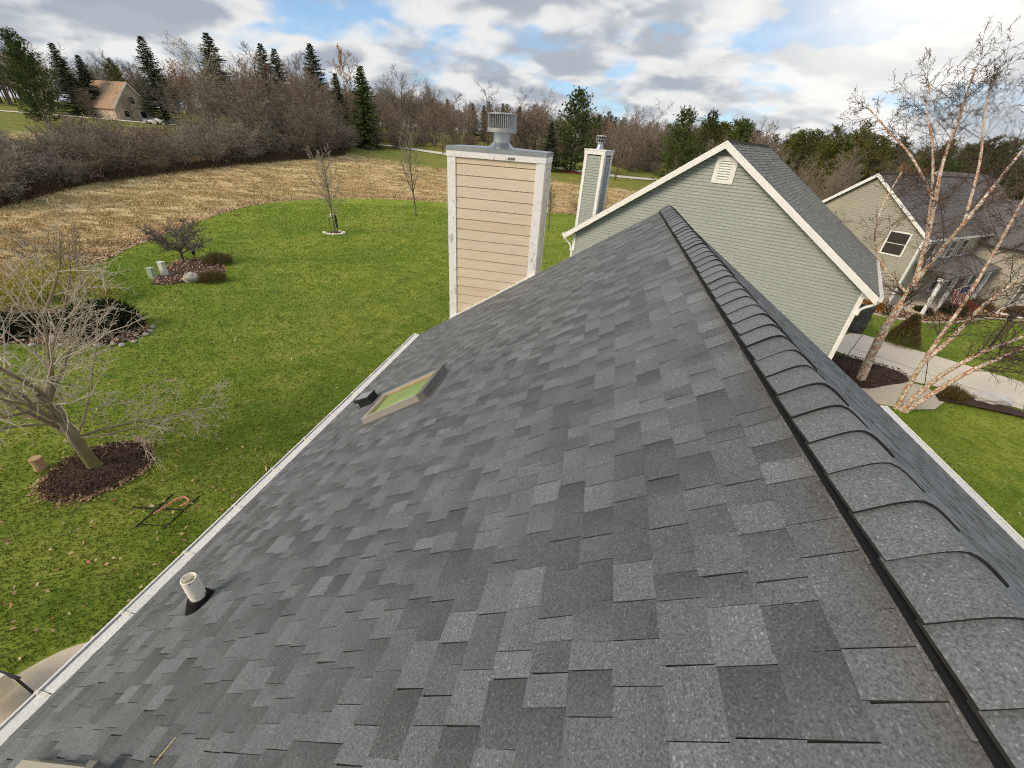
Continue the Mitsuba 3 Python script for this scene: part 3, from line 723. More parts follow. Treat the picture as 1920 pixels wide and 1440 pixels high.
# stone pier at its garage corner
mb = MB()
rg = np.random.default_rng(3)
for q in range(9):
    for e in range(2): mb.box((16.25 + .3 * e + rg.uniform(-.02, .02), 27.6 + rg.uniform(-.02, .02), .1 + q * .2), (.29, .5 + rg.uniform(-.04, .04), .19))
put('stone_pier', mb.mesh(), M['stone_dark']); tag('stone_pier', 'dark grey stone pier at the driveway corner of the sage house', 'pier')

# ------------------------------------------------------------------ beige house beyond
a52 = math.radians(50); w3 = 4.28
o3 = np.array([21.25, 33.79]) - w3 * np.array([math.cos(a52), -math.sin(a52)])
BK = 'beige_house'
FB3, zr3, wk3 = gable_house(BK, o3[0], o3[1], 50, w3, 15.5, 5.0, .76, .35, .28, .15, M['siding_beige'], M['shingle_plum'], M['trim_white'], M['lap_shade_backing'], part_boards=False, rng=np.random.default_rng(9), tabs=(.25, .5))
tag(BK, 'beige lap-sided two-storey house with a dark plum roof behind the birches', 'house')


def window(F, key, x0, x1, z0, z1, y=0.0, trim='trim_white', t=.10, bars=1):
    mb = MB()
    for (a, b, c, d) in ((x0 - t, x1 + t, z1, z1 + t), (x0 - t, x1 + t, z0 - t, z0), (x0 - t, x0, z0, z1), (x1, x1 + t, z0, z1)): fbox(F, mb, a, b, y - .06, y - .01, c, d)
    k = put(key + '__window', mb.mesh(), M[trim])
    mb = MB(); fbox(F, mb, x0, x1, y - .03, y - .015, z0, z1); put(k + '__pane', mb.mesh(), M['screen_glass'])
    mb = MB(); zz = (z0 + z1) / 2; fbox(F, mb, x0, x1, y - .04, y - .031, zz - .02, zz + .02); put(k + '__bar', mb.mesh(), M[trim])


window(FB3, BK, w3 - 2.0, w3 - .85, 3.65, 5.05, -.02)
FBs = lambda x, y, z: FB3(w3 - y, x, z)       # the long wall towards the street
for xa in (1.2, 4.6, 6.6, 10.5, 13.2):
    window(FBs, BK, xa, xa + .95, 3.5, 4.6, -.02)
for xa in (2.0, 5.4, 8.6, 12.6):
    window(FBs, BK, xa, xa + 1.0, .9, 2.3, -.02)
# porch in front of the long wall
mb = MB(); fbox(FBs, mb, .6, 9.6, -1.9, -.03, .05, .25); put(BK + '__porch', mb.mesh(), M['concrete'])
mb = MB(); mb.hexa([FBs(.4, -2.15, 2.75), FBs(9.8, -2.15, 2.75), FBs(9.8, -.03, 3.35), FBs(.4, -.03, 3.35), FBs(.4, -2.15, 2.87), FBs(9.8, -2.15, 2.87), FBs(9.8, -.03, 3.47), FBs(.4, -.03, 3.47)]); put(BK + '__porch__roof', mb.mesh(), M['shingle_plum'], uv=np.tile([[.7, 0]], (8, 1)))
for xa in (.9, 3.2, 5.6, 7.6, 9.3):
    mb = MB(); fbox(FBs, mb, xa - .1, xa + .1, -1.85, -1.65, .25, 2.76); put(BK + '__porch__post', mb.mesh(), M['trim_white'])
mb = MB(); fbox(FBs, mb, .5, 9.7, -1.9, -1.6, 2.55, 2.75); put(BK + '__porch__beam', mb.mesh(), M['trim_white'])
# cross gable wing at the far end
FW3 = lambda x, y, z: FB3(w3 + 3.4 - y, 10.2 + x, z)
mb = MB(); fbox(FW3, mb, 0, 6.4, 0, 5, 0, 4.6); mb.add([FW3(0, 0, 4.6), FW3(6.4, 0, 4.6), FW3(3.2, 0, 7.1), FW3(0, 6, 4.6), FW3(6.4, 6, 4.6), FW3(3.2, 6, 7.1)], [[0, 1, 2], [4, 3, 5]]); wk = put(BK + '__wall', mb.mesh(), M['siding_beige'])
mb = MB()
for b in lap_boards(lambda x, y, z: FW3(x, y - .002, z), lambda z: (.1, 6.3) if z < 4.6 else (3.2 - (7.05 - z) / .78, 3.2 + (7.05 - z) / .78), .2, 6.9, .15): mb.add(*b)
k = put(wk + '__siding_board', mb.mesh(), M['siding_beige']); labels[k] = {'kind': 'stuff', 'label': 'lap boards of the street wing'}
for sg in (-1, 1):
    mb = MB(); R = lambda x, y, h: FW3(3.2 + sg * x, y, 7.15 - .78 * x + h)
    mb.hexa([R(0, -.35, 0), R(3.7, -.35, 0), R(3.7, 6, 0), R(0, 6, 0), R(0, -.35, .13), R(3.7, -.35, .13), R(3.7, 6, .13), R(0, 6, .13)]); put(BK + '__roof', mb.mesh(), M['shingle_plum'], uv=np.tile([[.7, 0]], (8, 1)))
    mb = MB(); mb.hexa([R(0, -.40, -.14), R(3.7, -.40, -.14), R(3.7, -.36, -.14), R(0, -.36, -.14), R(0, -.40, .12), R(3.7, -.40, .12), R(3.7, -.36, .12), R(0, -.36, .12)]); put(BK + '__rake_board', mb.mesh(), M['trim_white'])
window(FW3, BK, 2.5, 3.9, 3.6, 5.0, -.02); window(FW3, BK, .8, 2.6, .3, 2.4, -.02); window(FW3, BK, 3.8, 5.6, .3, 2.4, -.02)
# flag on the porch
fo = FBs(3.1, -2.3, 1.35); fl = MB(); fr_ = MB(); fb_ = MB()
fx = (FBs(1, 0, 0) - FBs(0, 0, 0)); fy = np.array([0, 0, -1.0]) * .75 + fx * .35
pole = MB(); pole.tube([FBs(3.2, -1.75, 1.6), FBs(2.9, -2.9, 2.55)], .018, 6)
kf = put('flag', pole.mesh(), M['white']); tag('flag', 'red and white striped flag with blue corner hanging at the beige house porch', 'flag')
f0 = FBs(2.95, -2.7, 2.38); fu = (FBs(3.2, -1.75, 1.6) - FBs(2.9, -2.9, 2.55)); fu /= np.linalg.norm(fu); fdn = np.array([0, 0, -1.]) * .94 + fx * .33
for m_, name in ((fr_, 'red'), (fl, 'white'), (fb_, 'navy')): pass
for q in range(13):
    m_ = fr_ if q % 2 == 0 else fl
    for e in range(6):
        if q < 7 and e < 2: continue
        A_ = f0 + fu * (.9 * q / 13) + fdn * (1.5 * e / 6); B_ = fu * .9 / 13; D_2 = fdn * 1.5 / 6
        wv = lambda t: np.array([.03 * math.sin(t * 2.1), .03 * math.cos(t * 1.7), 0])
        m_.add([A_ + wv(e), A_ + B_ + wv(e), A_ + B_ + D_2 + wv(e + 1), A_ + D_2 + wv(e + 1)], [[0, 1, 2, 3]])
fb_.add([f0, f0 + fu * .9 * 7 / 13, f0 + fu * .9 * 7 / 13 + fdn * .5, f0 + fdn * .5], [[0, 1, 2, 3]])
scene['flag__red_stripe'] = mikit.ply(fr_.mesh(), M['red']); scene['flag__white_stripe'] = mikit.ply(fl.mesh(), M['white']); scene['flag__canton'] = mikit.ply(fb_.mesh(), M['navy'])
# white-framed garden bench pieces on the path corner
# ------------------------------------------------------------------ yellow house at the far right, plum roof behind
YK = 'yellow_house'
FY, zry, wky = gable_house(YK, 44, 55.5, 40, 4.6, 12, 4.4, .7, .35, .25, .18, M['siding_yellow'], M['shingle_plum'], M['trim_white'], M['siding_yellow'], part_boards=False, rng=np.random.default_rng(10), tabs=(.3, .6), roof_expo=.2)
tag(YK, 'pale yellow house with dark windows at the right edge behind the birches', 'house')
window(FY, YK, 1.2, 2.4, 1.0, 2.6, -.02); window(FY, YK, -2.2, -.8, 1.0, 2.6, -.02)
for xa in (1.5, 5, 8.5): window(lambda x, y, z: FY(4.6 - y, x, z), YK, xa, xa + 1.1, 1.0, 2.6, -.02)

# ------------------------------------------------------------------ vegetation builders
def tubes(rows, sides):
    a = np.array(rows, float)
    p0, p1, r0, r1 = a[:, :3], a[:, 3:6], a[:, 6], a[:, 7]
    d = p1 - p0; d /= np.linalg.norm(d, axis=1, keepdims=True) + 1e-9
    x = np.cross(d, np.where(np.abs(d[:, 2:]) < .9, [0, 0, 1.], [1., 0, 0])); x /= np.linalg.norm(x, axis=1, keepdims=True); y = np.cross(d, x)
    g = np.arange(sides) * 2 * PI / sides
    o = np.cos(g)[None, :, None] * x[:, None] + np.sin(g)[None, :, None] * y[:, None]
    v = np.concatenate([p0[:, None] + o * r0[:, None, None], p1[:, None] + o * r1[:, None, None]], 1).reshape(-1, 3)
    j = np.arange(sides); q = np.stack([j, (j + 1) % sides, (j + 1) % sides + sides, j + sides], 1)
    f = (q[None] + (np.arange(len(a)) * 2 * sides)[:, None, None]).reshape(-1, 4)
    return v, np.vstack([f[:, [0, 1, 2]], f[:, [0, 2, 3]]])


def grow(rng, p, d, L, r, lev, cfg, out):
    n = cfg['seg'][lev]; step = L / n; last = lev == len(cfg['n'])
    pts, dirs, rads = [p], [d], [r]
    tip = cfg.get('tip', .35) if lev == 0 else .3
    for i in range(n):
        d = d + rng.normal(0, cfg['wob'][lev], 3) + np.array([0, 0, cfg['up'][lev]]); d = d / np.linalg.norm(d)
        q = p + d * step; r1 = max(r * (1 - (i + 1) / n * (1 - tip)), cfg['rmin'])
        out.setdefault(lev, []).append((*p, *q, rads[-1], r1)); p = q; pts.append(p); dirs.append(d); rads.append(r1)
    if last: return
    k = cfg['n'][lev]; s0 = cfg['start'][lev]; ph = rng.random() * 6.28
    for c in range(k):
        t = s0 + (1 - s0) * (c + rng.random() * .8) / k
        i = min(int(t * n), n - 1); fr = t * n - i
        b = pts[i] * (1 - fr) + pts[i + 1] * fr; dd = dirs[i + 1]
        x = np.cross(dd, [0.31, .17, .93]); x /= np.linalg.norm(x); y = np.cross(dd, x)
        ph += 2.4 + rng.uniform(-.5, .5); an = math.radians(rng.uniform(*cfg['ang'][lev]))
        nd = dd * math.cos(an) + (x * math.cos(ph) + y * math.sin(ph)) * math.sin(an)
        ln = L * cfg['ratio'][lev] * rng.uniform(.65, 1.15) * (1 - cfg.get('fall', .45) * (t - s0) / (1 - s0 + 1e-6))
        grow(rng, b, nd, ln, max(rads[i] * cfg.get('rr', .55), cfg['rmin']), lev + 1, cfg, out)


def tri_cloud(c, d, ln, wd, rng):
    n = len(c); s = np.cross(d, rng.normal(size=(n, 3))); s /= np.linalg.norm(s, axis=1, keepdims=True) + 1e-9
    w = (np.asarray(wd) * np.ones(n))[:, None] / 2
    v = np.stack([c - s * w, c + s * w, c + d * (np.asarray(ln) * np.ones(n))[:, None]], 1).reshape(-1, 3)
    return v, np.arange(3 * n).reshape(-1, 3)


def rnd_uv(n, per, rng, spread=1.0):
    t = np.repeat(rng.random(n) * spread, per); return np.c_[t, t * 0]


def unit(a): return a / (np.linalg.norm(a, axis=-1, keepdims=True) + 1e-9)


def bare(rng, h, cfg, r0, lean=(0, 0, 1.), trunk=.9, pos=(0, 0, 0)):
    out = {}
    grow(rng, np.array(pos, float), unit(np.array(lean, float)), h * trunk, r0, 0, cfg, out)
    return out


VASE = dict(n=[13, 8, 7], seg=[8, 5, 4, 3], wob=[.05, .09, .13, .18], up=[.03, .06, .05, .02], start=[.22, .15, .1], ang=[(25, 55), (25, 50), (25, 58)], ratio=[.55, .50, .52], rmin=.021, tip=.15, rr=.55)
WIDE = dict(VASE, n=[14, 9, 7], start=[.2, .15, .1], ang=[(40, 70), (30, 60), (30, 60)], ratio=[.62, .52, .52], up=[.02, .07, .06, .04])
THIN = dict(VASE, n=[16, 6, 4], seg=[9, 4, 3, 2], wob=[.05, .1, .14, .18], up=[.02, .06, .04, .0], start=[.3, .2, .1], ang=[(30, 60), (25, 55), (25, 60)], ratio=[.38, .5, .5])


def split_tree(out, cut=1, sides=(7, 5, 3, 3, 3)):
    tr = [tubes(out[l], sides[l]) for l in out if l <= cut]; cr = [tubes(out[l], 3) for l in out if l > cut]
    def cat(L):
        v, f, n = [], [], 0
        for a, b in L: v.append(a); f.append(b + n); n += len(a)
        return np.vstack(v), np.vstack(f)
    return cat(tr), cat(cr)


def group(key, **parts): scene[key] = {'type': 'shapegroup', **parts}


def inst(key, proto, p, s, rz, label=None, cat=None, grp=None, squash=1.0):
    key = num(key)
    scene[key] = {'type': 'instance', 'shapegroup': {'type': 'ref', 'id': proto}, 'to_world': T().translate([float(a) for a in p]).rotate([0, 0, 1], float(rz)).scale([float(s * squash), float(s * squash), float(s)])}
    if label: tag(key, label, cat, grp)
    return key


def spruce(seed, h=15., rb=2.6, dens=1.0, bare_low=.05):
    r = np.random.default_rng(seed); c, d, l, w = [], [], [], []; br = []
    z = h * bare_low
    while z < h * .985:
        u = 1 - z / h; L = rb * (u ** .8) * r.uniform(.8, 1.12) + .12
        for b in range(int(6 * dens) + (r.random() < .5)):
            a = r.random() * 6.283; Lb = L * r.uniform(.7, 1.1); sl = -.30 * u + .22 * (1 - u) + r.uniform(-.12, .12)
            dv = np.array([math.cos(a), math.sin(a), sl]); m = max(2, int(Lb / .24)); side = np.array([-math.sin(a), math.cos(a), 0])
            br.append((0, 0, z, *(dv * Lb + [0, 0, z]), .03 * u + .01, .008))
            for q in range(m):
                t = (q + .4 + r.random() * .5) / m; b0 = dv * Lb * t + [0, 0, z + .10 * Lb * t * t]
                for sg in (-1, 1, 0):
                    e = dv * r.uniform(.3, .9) + side * sg * r.uniform(.5, 1.) + [0, 0, r.uniform(-.45, .05)]
                    c.append(b0); d.append(e); l.append((.22 + .30 * (1 - t) * min(1, Lb)) * r.uniform(.8, 1.3)); w.append(r.uniform(.12, .24))
        z += .30 * (.6 + .4 * u)
    n = len(c); v, f = tri_cloud(np.array(c), unit(np.array(d)), np.array(l), np.array(w), r)
    tr = tubes([(0, 0, -.3, 0, 0, h * .5, h * .014, h * .008), (0, 0, h * .5, 0, 0, h, h * .008, .01)], 7); bt = tubes(br, 3)
    return tr, (v, f), rnd_uv(n, 3, r), bt


def pine(seed, h=15., rb=3.2, dens=1.0, bare_low=.06, wind=.0):
    r = np.random.default_rng(seed); c, d, l, w = [], [], [], []; br = []
    z = h * bare_low; k = 0
    while z < h * .97:
        u = 1 - z / h; L0 = rb * min(1., 1.55 * u ** .75) * r.uniform(.6, 1.15) + .25; k += 1
        for b in range(int(6 * dens)):
            a = r.random() * 6.283; Lb = L0 * r.uniform(.55, 1.15); sl = .10 + .55 * (1 - u) + r.uniform(-.12, .2)
            dv = np.array([math.cos(a) + wind, math.sin(a), sl]); m = max(2, int(Lb / .32))
            br.append((0, 0, z, *(dv * Lb + [0, 0, z]), .035 * u + .012, .01))
            for q in range(m):
                t = .25 + .75 * (q + r.random()) / m; b0 = dv * Lb * t + np.array([0, 0, z + .12 * Lb * t * t]) + r.normal(0, .10 + .1 * t, 3)
                nt = 11
                for _ in range(nt):
                    e = r.normal(size=3) + dv * .9 + [0, 0, .5]
                    c.append(b0); d.append(e); l.append(r.uniform(.26, .46)); w.append(r.uniform(.075, .14))
        z += .52 * (.55 + .45 * u)
    n = len(c); v, f = tri_cloud(np.array(c), unit(np.array(d)), np.array(l), np.array(w), r)
    tr = tubes([(0, 0, -.3, 0, 0, h * .5, h * .014, h * .009), (0, 0, h * .5, 0, 0, h * .97, h * .009, .02)], 7); bt = tubes(br, 3)
    t = np.repeat(np.clip(np.repeat(r.random(n // 11), 11) * .7 + .3 * r.random(n), 0, 1), 3)
    return tr, (v, f), np.c_[t, t * 0], bt


def conifer_group(key, tree, leaf, bark='bark_brown'):
    tr, cr, uv, bt = tree
    group(key, trunk=mikit.ply(tr, M[bark]), limbs=mikit.ply(bt, M[bark]), crown=mikit.ply(cr, M[leaf], uv=uv))


conifer_group('proto_spruce_a', spruce(1, 15, 3.2, 1.3), 'needle_dark')
conifer_group('proto_spruce_b', spruce(2, 15, 4.0, 1.3, .1), 'needle_dark')
conifer_group('proto_spruce_c', spruce(5, 15, 4.3, 1.5, .02), 'needle_green')
conifer_group('proto_pine_a', pine(3, 15, 4.6, 1.5, .03), 'needle_green')
conifer_group('proto_pine_b', pine(4, 15, 4.0, 1.0, .05), 'needle_olive')
conifer_group('proto_pine_c', pine(6, 15, 3.6, .9, .1), 'needle_far')


def bare_group(key, seed, cfg, r0, bark, twig, h=15, trunk=.9, leaf=None, stems=1, lean=.12, nleaf=1400):
    r = np.random.default_rng(seed); out = {}
    for s in range(stems):
        a = 6.283 * s / stems + r.random()
        ln = np.array([math.cos(a) * lean * (stems > 1) + .04, math.sin(a) * lean * (stems > 1), 1.])
        grow(r, np.array([math.cos(a), math.sin(a), 0]) * .15 * (stems > 1) + [0, 0, -.2], unit(ln), h * trunk * r.uniform(.85, 1.), r0, 0, cfg, out)
    t, c = split_tree(out)
    parts = dict(trunk=mikit.ply(t, M[bark]), crown=mikit.ply(c, M[twig]))
    if leaf:
        e = np.array(out[max(out)])[:, 3:6]; e = e[e[:, 2] > h * .45]; e = e[r.integers(0, len(e), nleaf)] + r.normal(0, .12, (nleaf, 3))
        v, f = tri_cloud(e, unit(r.normal(size=(nleaf, 3))), .22, .2, r); parts['leaves'] = mikit.ply((v, f), M[leaf], uv=rnd_uv(nleaf, 3, r))
    group(key, **parts)


bare_group('proto_vase_a', 11, VASE, .22, 'bark_brown', 'twig_brown')
bare_group('proto_vase_b', 12, VASE, .22, 'bark_brown', 'twig_red')
bare_group('proto_wide', 13, WIDE, .30, 'bark_brown', 'twig_brown', trunk=.8)
bare_group('proto_thin', 14, THIN, .16, 'bark_grey', 'twig_grey', trunk=1.0)
bare_group('proto_orange', 15, VASE, .20, 'bark_brown', 'twig_brown', leaf='orange_leaf')
bare_group('proto_yellow', 16, WIDE, .24, 'bark_brown', 'twig_grey', leaf='yellow_leaf', nleaf=260)
bare_group('proto_birch', 17, THIN, .17, 'birch', 'twig_grey', stems=3, lean=.25)
SHRUB = dict(n=[7, 5, 4], seg=[6, 4, 3, 2], wob=[.09, .14, .18, .2], up=[.0, .05, .03, .0], start=[.15, .15, .1], ang=[(25, 60), (25, 60), (25, 60)], ratio=[.55, .5, .5], rmin=.013, tip=.2, rr=.6)
bare_group('proto_thicket_a', 21, SHRUB, .05, 'bark_grey', 'twig_grey', h=6, trunk=.85, stems=9, lean=.5)
bare_group('proto_thicket_b', 22, SHRUB, .045, 'bark_brown', 'twig_brown', h=6, trunk=.85, stems=9, lean=.6)
bare_group('proto_thicket_c', 23, SHRUB, .045, 'bark_brown', 'twig_red', h=6, trunk=.85, stems=8, lean=.45)

# ------------------------------------------------------------------ trees one can point to
def G(x, y): return (x, y, float(terr(np.float64(x), np.float64(y))) - .05)
TREES = [
 # key, proto, x, y, height, label, category, squash
 ('spruce_tree', 'proto_spruce_c', -61.95, 111.1, 17.0, 'full green conifer beside the road, left of the chimney', 1.25),
 ('pine_tree', 'proto_pine_a', -9.36, 110.4, 16.2, 'large bushy green pine right of the metal chimney vent', 1.2),
 ('spruce_tree', 'proto_spruce_b', -14.4, 106.7, 9.8, 'short dark spruce tucked against the large bushy pine', 1.56),
 ('pine_tree', 'proto_pine_a', 11.8, 94.3, 14.6, 'dark green pine rising behind the left slope of the sage roof', 1.0),
 ('pine_tree', 'proto_pine_a', 25.2, 107, 13.6, 'green pine top showing over the peak of the sage house', 1.1),
 ('pine_tree', 'proto_pine_b', 44.5, 100.6, 15.2, 'windswept pine tip above the forest left of the birch crown', .8),
 ('pine_tree', 'proto_pine_a', -124.3, 84.0, 16.2, 'dark wide pine at the left edge of the photo', 1.0),
 ('spruce_tree', 'proto_spruce_a', -153.2, 112.4, 16.8, 'slender dark spruce left of the tan house', 1.40),
 ('spruce_tree', 'proto_spruce_a', -150.6, 115.9, 14.8, 'shorter dark spruce close to the left of the tan house', 1.40),
 ('spruce_tree', 'proto_spruce_a', -136.7, 124.6, 21.0, 'tall pointed dark spruce right behind the tan house', 1.40),
 ('spruce_tree', 'proto_spruce_b', -138.8, 150.9, 25.2, 'tall dark spruce behind the bare tree with yellow leaves', 1.40),
 ('spruce_tree', 'proto_spruce_b', -133.2, 168.8, 25, 'dark spruce top behind reddish bare trees, left of a pair', 1.25),
 ('spruce_tree', 'proto_spruce_b', -129.8, 171.4, 24, 'dark spruce top behind reddish bare trees, right of a pair', 1.25),
 ('spruce_tree', 'proto_spruce_b', -105.6, 158, 25.2, 'tall solitary dark spruce above the grey gabled house', 1.32),
 ('spruce_tree', 'proto_spruce_a', -78.8, 127.6, 16, 'narrow dark spruce left of the full conifer by the road', 1.25),
 ('spruce_tree', 'proto_spruce_a', -55.6, 181.7, 12.6, 'small far spruce left of the metal vent, left of two', 1.40),
 ('spruce_tree', 'proto_spruce_a', -51.5, 182.9, 12.2, 'small far spruce left of the metal vent, right of two', 1.40),
 ('spruce_tree', 'proto_spruce_a', -40.2, 195.9, 12.8, 'far spruce top directly behind the metal vent', 1.40),
 ('spruce_tree', 'proto_spruce_a', -6.9, 169.9, 12.6, 'small far spruce just right of the large bushy pine', 1.40),
 ('spruce_tree', 'proto_spruce_a', -4.4, 174.9, 11.6, 'small far spruce, middle one of three right of the bushy pine', 1.40),
 ('spruce_tree', 'proto_spruce_a', -1.4, 170, 12.6, 'small far spruce, last of three right of the bushy pine', 1.40),
 ('pine_tree', 'proto_pine_b', -160, 107.8, 15, 'yellow-green pine behind the pale leaning trunks at left', 1.1),
 ('pine_tree', 'proto_pine_b', -148, 122.5, 14.5, 'yellow-green pine between tan house and tall spruce', 1.0),
 ('birch_tree', 'proto_birch', -149, 101.3, 13.5, 'pale-trunked bare tree leaning by the far left road', 1.2),
 ('bare_tree', 'proto_vase_b', -135, 101.7, 7.2, 'small reddish bare tree in front of the tan house', 1.5),
 ('bare_tree', 'proto_wide', -139, 116, 8.4, 'rounded brown bare tree right of the tan house', .95),
 ('bare_tree', 'proto_yellow', -120, 125, 22.5, 'tall bare tree with a few yellow leaves', 1.0),
 ('bare_tree', 'proto_vase_b', -119.8, 147.5, 22.4, 'reddish bare tree right of the yellow-flecked tree', 1.1),
 ('bare_tree', 'proto_vase_b', -116.6, 162.5, 22, 'reddish bare tree left of the solitary spruce', 1.0),
 ('bare_tree', 'proto_vase_a', -88.4, 121.2, 13.2, 'dark leaning bare tree over the grey gabled house', 1.3),
 ('bare_tree', 'proto_orange', -81.9, 137.4, 21.6, 'bare tree still holding orange leaves, left of the road conifer', .8),
 ('bare_tree', 'proto_wide', -72.8, 153.6, 21.5, 'broad domed brown bare tree right of the road conifer', 1.05),
 ('bare_tree', 'proto_wide', -64.5, 158, 18.5, 'dense brown bare tree on the right flank of the broad domed one', 1.0),
 ('bare_tree', 'proto_wide', -43.1, 114.8, 6.2, 'small dark bare tree beside the road near the chimney', 1.2),
 ('bare_tree', 'proto_thin', -52.4, 203, 20, 'tall pale bare tree behind the metal vent, left of two', 1.6),
 ('bare_tree', 'proto_thin', -45.2, 210, 19.5, 'tall pale bare tree behind the metal vent, right of two', 1.4),
 ('birch_tree', 'proto_birch', -23.9, 138, 14.4, 'white-trunked birch between the metal vent and the bushy pine', 1.0),
 ('bare_tree', 'proto_vase_a', -22, 143.3, 13.6, 'brown bare tree behind the white-trunked birch', 1.1),
 ('bare_tree', 'proto_thin', -19.9, 148.7, 16.2, 'grey bare tree left behind the bushy pine', 1.1),
 ('bare_tree', 'proto_vase_a', 1.1, 107.4, 13.8, 'dark bare tree beside the road right of the sage chimney', 1.15),
 ('bare_tree', 'proto_thin', 8.7, 149.8, 16.8, 'pale bare tree between the sage chimney and the dark pine', 1.2),
 ('bare_tree', 'proto_vase_b', 4.4, 124.9, 14, 'reddish bare tree left of the dark pine', 1.1),
 ('bare_tree', 'proto_orange', -165, 160, 16.5, 'orange-leaved crown behind the tall pointed spruce', 1.2),
 ('bare_tree', 'proto_vase_a', -128, 119, 11.5, 'brown bare tree right of the tall pointed spruce', 1.3),
 ('bare_tree', 'proto_vase_b', 26.2, 70.3, 7.2, 'low brown bare tree over the right slope of the sage roof', 1.5),
 ('bare_tree', 'proto_vase_a', 31.8, 73.4, 8.2, 'low olive-brown bare tree left of the beige gable', 1.5),
 ('bare_tree', 'proto_vase_b', 22.5, 78, 8.0, 'brown bare tree close behind the sage ridge', 1.4),
 ('bare_tree', 'proto_vase_a', 36.5, 80, 8.4, 'brown bare tree right behind the beige gable peak', 1.4),
 ('bare_tree', 'proto_orange', 42.5, 77.5, 8.6, 'orange-yellow crown behind the plum roof', 1.3),
]
rt = np.random.default_rng(77)
CATS = {'spruce_tree': 'spruce', 'pine_tree': 'pine', 'birch_tree': 'birch', 'bare_tree': 'bare tree'}
for key, proto, x, y, h, lab, sq in TREES:
    inst(key, proto, G(x, y), h / 15., rt.random() * 360, lab, CATS[key], squash=sq)
# masses: woods, pine forest, thicket
k = 0
def mass(base, protos, n, az, rad, hgt, seed, label, jit=1.0, h0=15., sq=(.9, 1.3)):
    r = np.random.default_rng(seed); m = 0
    while m < n:
        a = math.radians(r.uniform(*az)); q = r.uniform(*rad); m += 1
        x, y = q * math.sin(a), q * math.cos(a)
        key = f'{base}__{m:03d}'; h_ = r.uniform(*hgt) / h0; w_ = h_ * r.uniform(*sq)
        scene[key] = {'type': 'instance', 'shapegroup': {'type': 'ref', 'id': protos[r.integers(len(protos))]}, 'to_world': T().translate([x, y, G(x, y)[2]]).rotate([0, 0, 1], r.uniform(0, 360)).scale([float(w_), float(w_), float(h_)])}
    labels[base] = {'label': label, 'category': base.replace('_', ' '), 'kind': 'stuff'}


mass('bare_woods', ['proto_vase_a', 'proto_vase_b', 'proto_wide', 'proto_thin'], 330, (-64, -20), (212, 300), (11, 17.5), 31, 'brown bare woods along the skyline left of the chimney')
mass('brown_woods', ['proto_vase_a', 'proto_vase_b', 'proto_vase_b', 'proto_wide'], 270, (-36, 10), (130, 250), (8, 13), 32, 'reddish brown bare woods behind the road', sq=(1.1, 1.6))
mass('underbrush', ['proto_thicket_b', 'proto_thicket_c'], 120, (-38, 9), (127, 165), (3, 5), 37, 'reddish brown underbrush along the far side of the road', h0=6., sq=(1.2, 1.9))
mass('pine_forest', ['proto_pine_c', 'proto_pine_a', 'proto_pine_b', 'proto_pine_c'], 280, (9, 62), (112, 250), (11, 15), 33, 'green pine forest along the right skyline')
mass('far_pines', ['proto_pine_c', 'proto_spruce_a'], 90, (-66, 9), (260, 330), (11, 16), 36, 'dark conifers far behind the bare woods')
mass('mixed_scrub', ['proto_thicket_b', 'proto_thicket_c', 'proto_vase_a'], 110, (9, 60), (82, 118), (4.5, 8.5), 34, 'brown scrub in front of the pine forest', h0=9.)
rh = np.random.default_rng(35)
edge = np.array([(-56, 26), (-58.8, 32.3), (-66.2, 45.3), (-67.1, 57.2), (-66, 72), (-61.5, 88.5), (-60, 97)])
n = 0
for m in range(250):
    t = rh.random() * (len(edge) - 1.001); i = int(t); b = edge[i] * (1 - t + i) + edge[i + 1] * (t - i)
    out = b / np.linalg.norm(b); q = b + out * (1.5 + 19 * rh.random() ** 1.2) + rh.normal(0, .8, 2); n += 1
    pr = ['proto_thicket_a', 'proto_thicket_a', 'proto_thicket_b', 'proto_thicket_c'][rh.integers(4)]; s = rh.uniform(.4, 1.2) * (.6 + .8 * meshkit.noise(np.array([q[0] * .12, q[1] * .12, 0.])))
    scene[f'thicket__{n:03d}'] = {'type': 'instance', 'shapegroup': {'type': 'ref', 'id': pr}, 'to_world': T().translate([float(q[0]), float(q[1]), G(*q)[2]]).rotate([0, 0, 1], rh.uniform(0, 360)).scale([float(s * 1.15), float(s * 1.15), float(s)])}
for m in range(46):
    a = math.radians(rh.uniform(-46, -33.5)); d_ = rh.uniform(104, 135); n += 1; hh = rh.uniform(.5, 1.1)
    scene[f'thicket__{n:03d}'] = {'type': 'instance', 'shapegroup': {'type': 'ref', 'id': ['proto_vase_a', 'proto_vase_b', 'proto_thin', 'proto_wide'][rh.integers(4)]}, 'to_world': T().translate([d_ * math.sin(a), d_ * math.cos(a), G(d_ * math.sin(a), d_ * math.cos(a))[2]]).rotate([0, 0, 1], rh.uniform(0, 360)).scale([hh * 1.2, hh * 1.2, hh])}
labels['thicket'] = {'label': 'grey-brown leafless thicket along the far side of the meadow', 'category': 'thicket', 'kind': 'stuff'}


# ------------------------------------------------------------------ trees built on their own
def own_tree(key, out, bark, twig, cut=1, sides=(8, 6, 4, 3, 3)):
    t, c = split_tree(out, cut, sides); k = num(key)
    scene[k + '__trunk'] = mikit.ply(t, M[bark], smooth=50); scene[k + '__crown'] = mikit.ply(c, M[twig])
    return k


def limb(out, pts, r0, r1, lev=0):
    p = chaikin(pts, 2); rs = np.linspace(r0, r1, len(p))
    for a, b, x, y in zip(p[:-1], p[1:], rs[:-1], rs[1:]): out.setdefault(lev, []).append((*a, *b, x, y))
    return p, rs


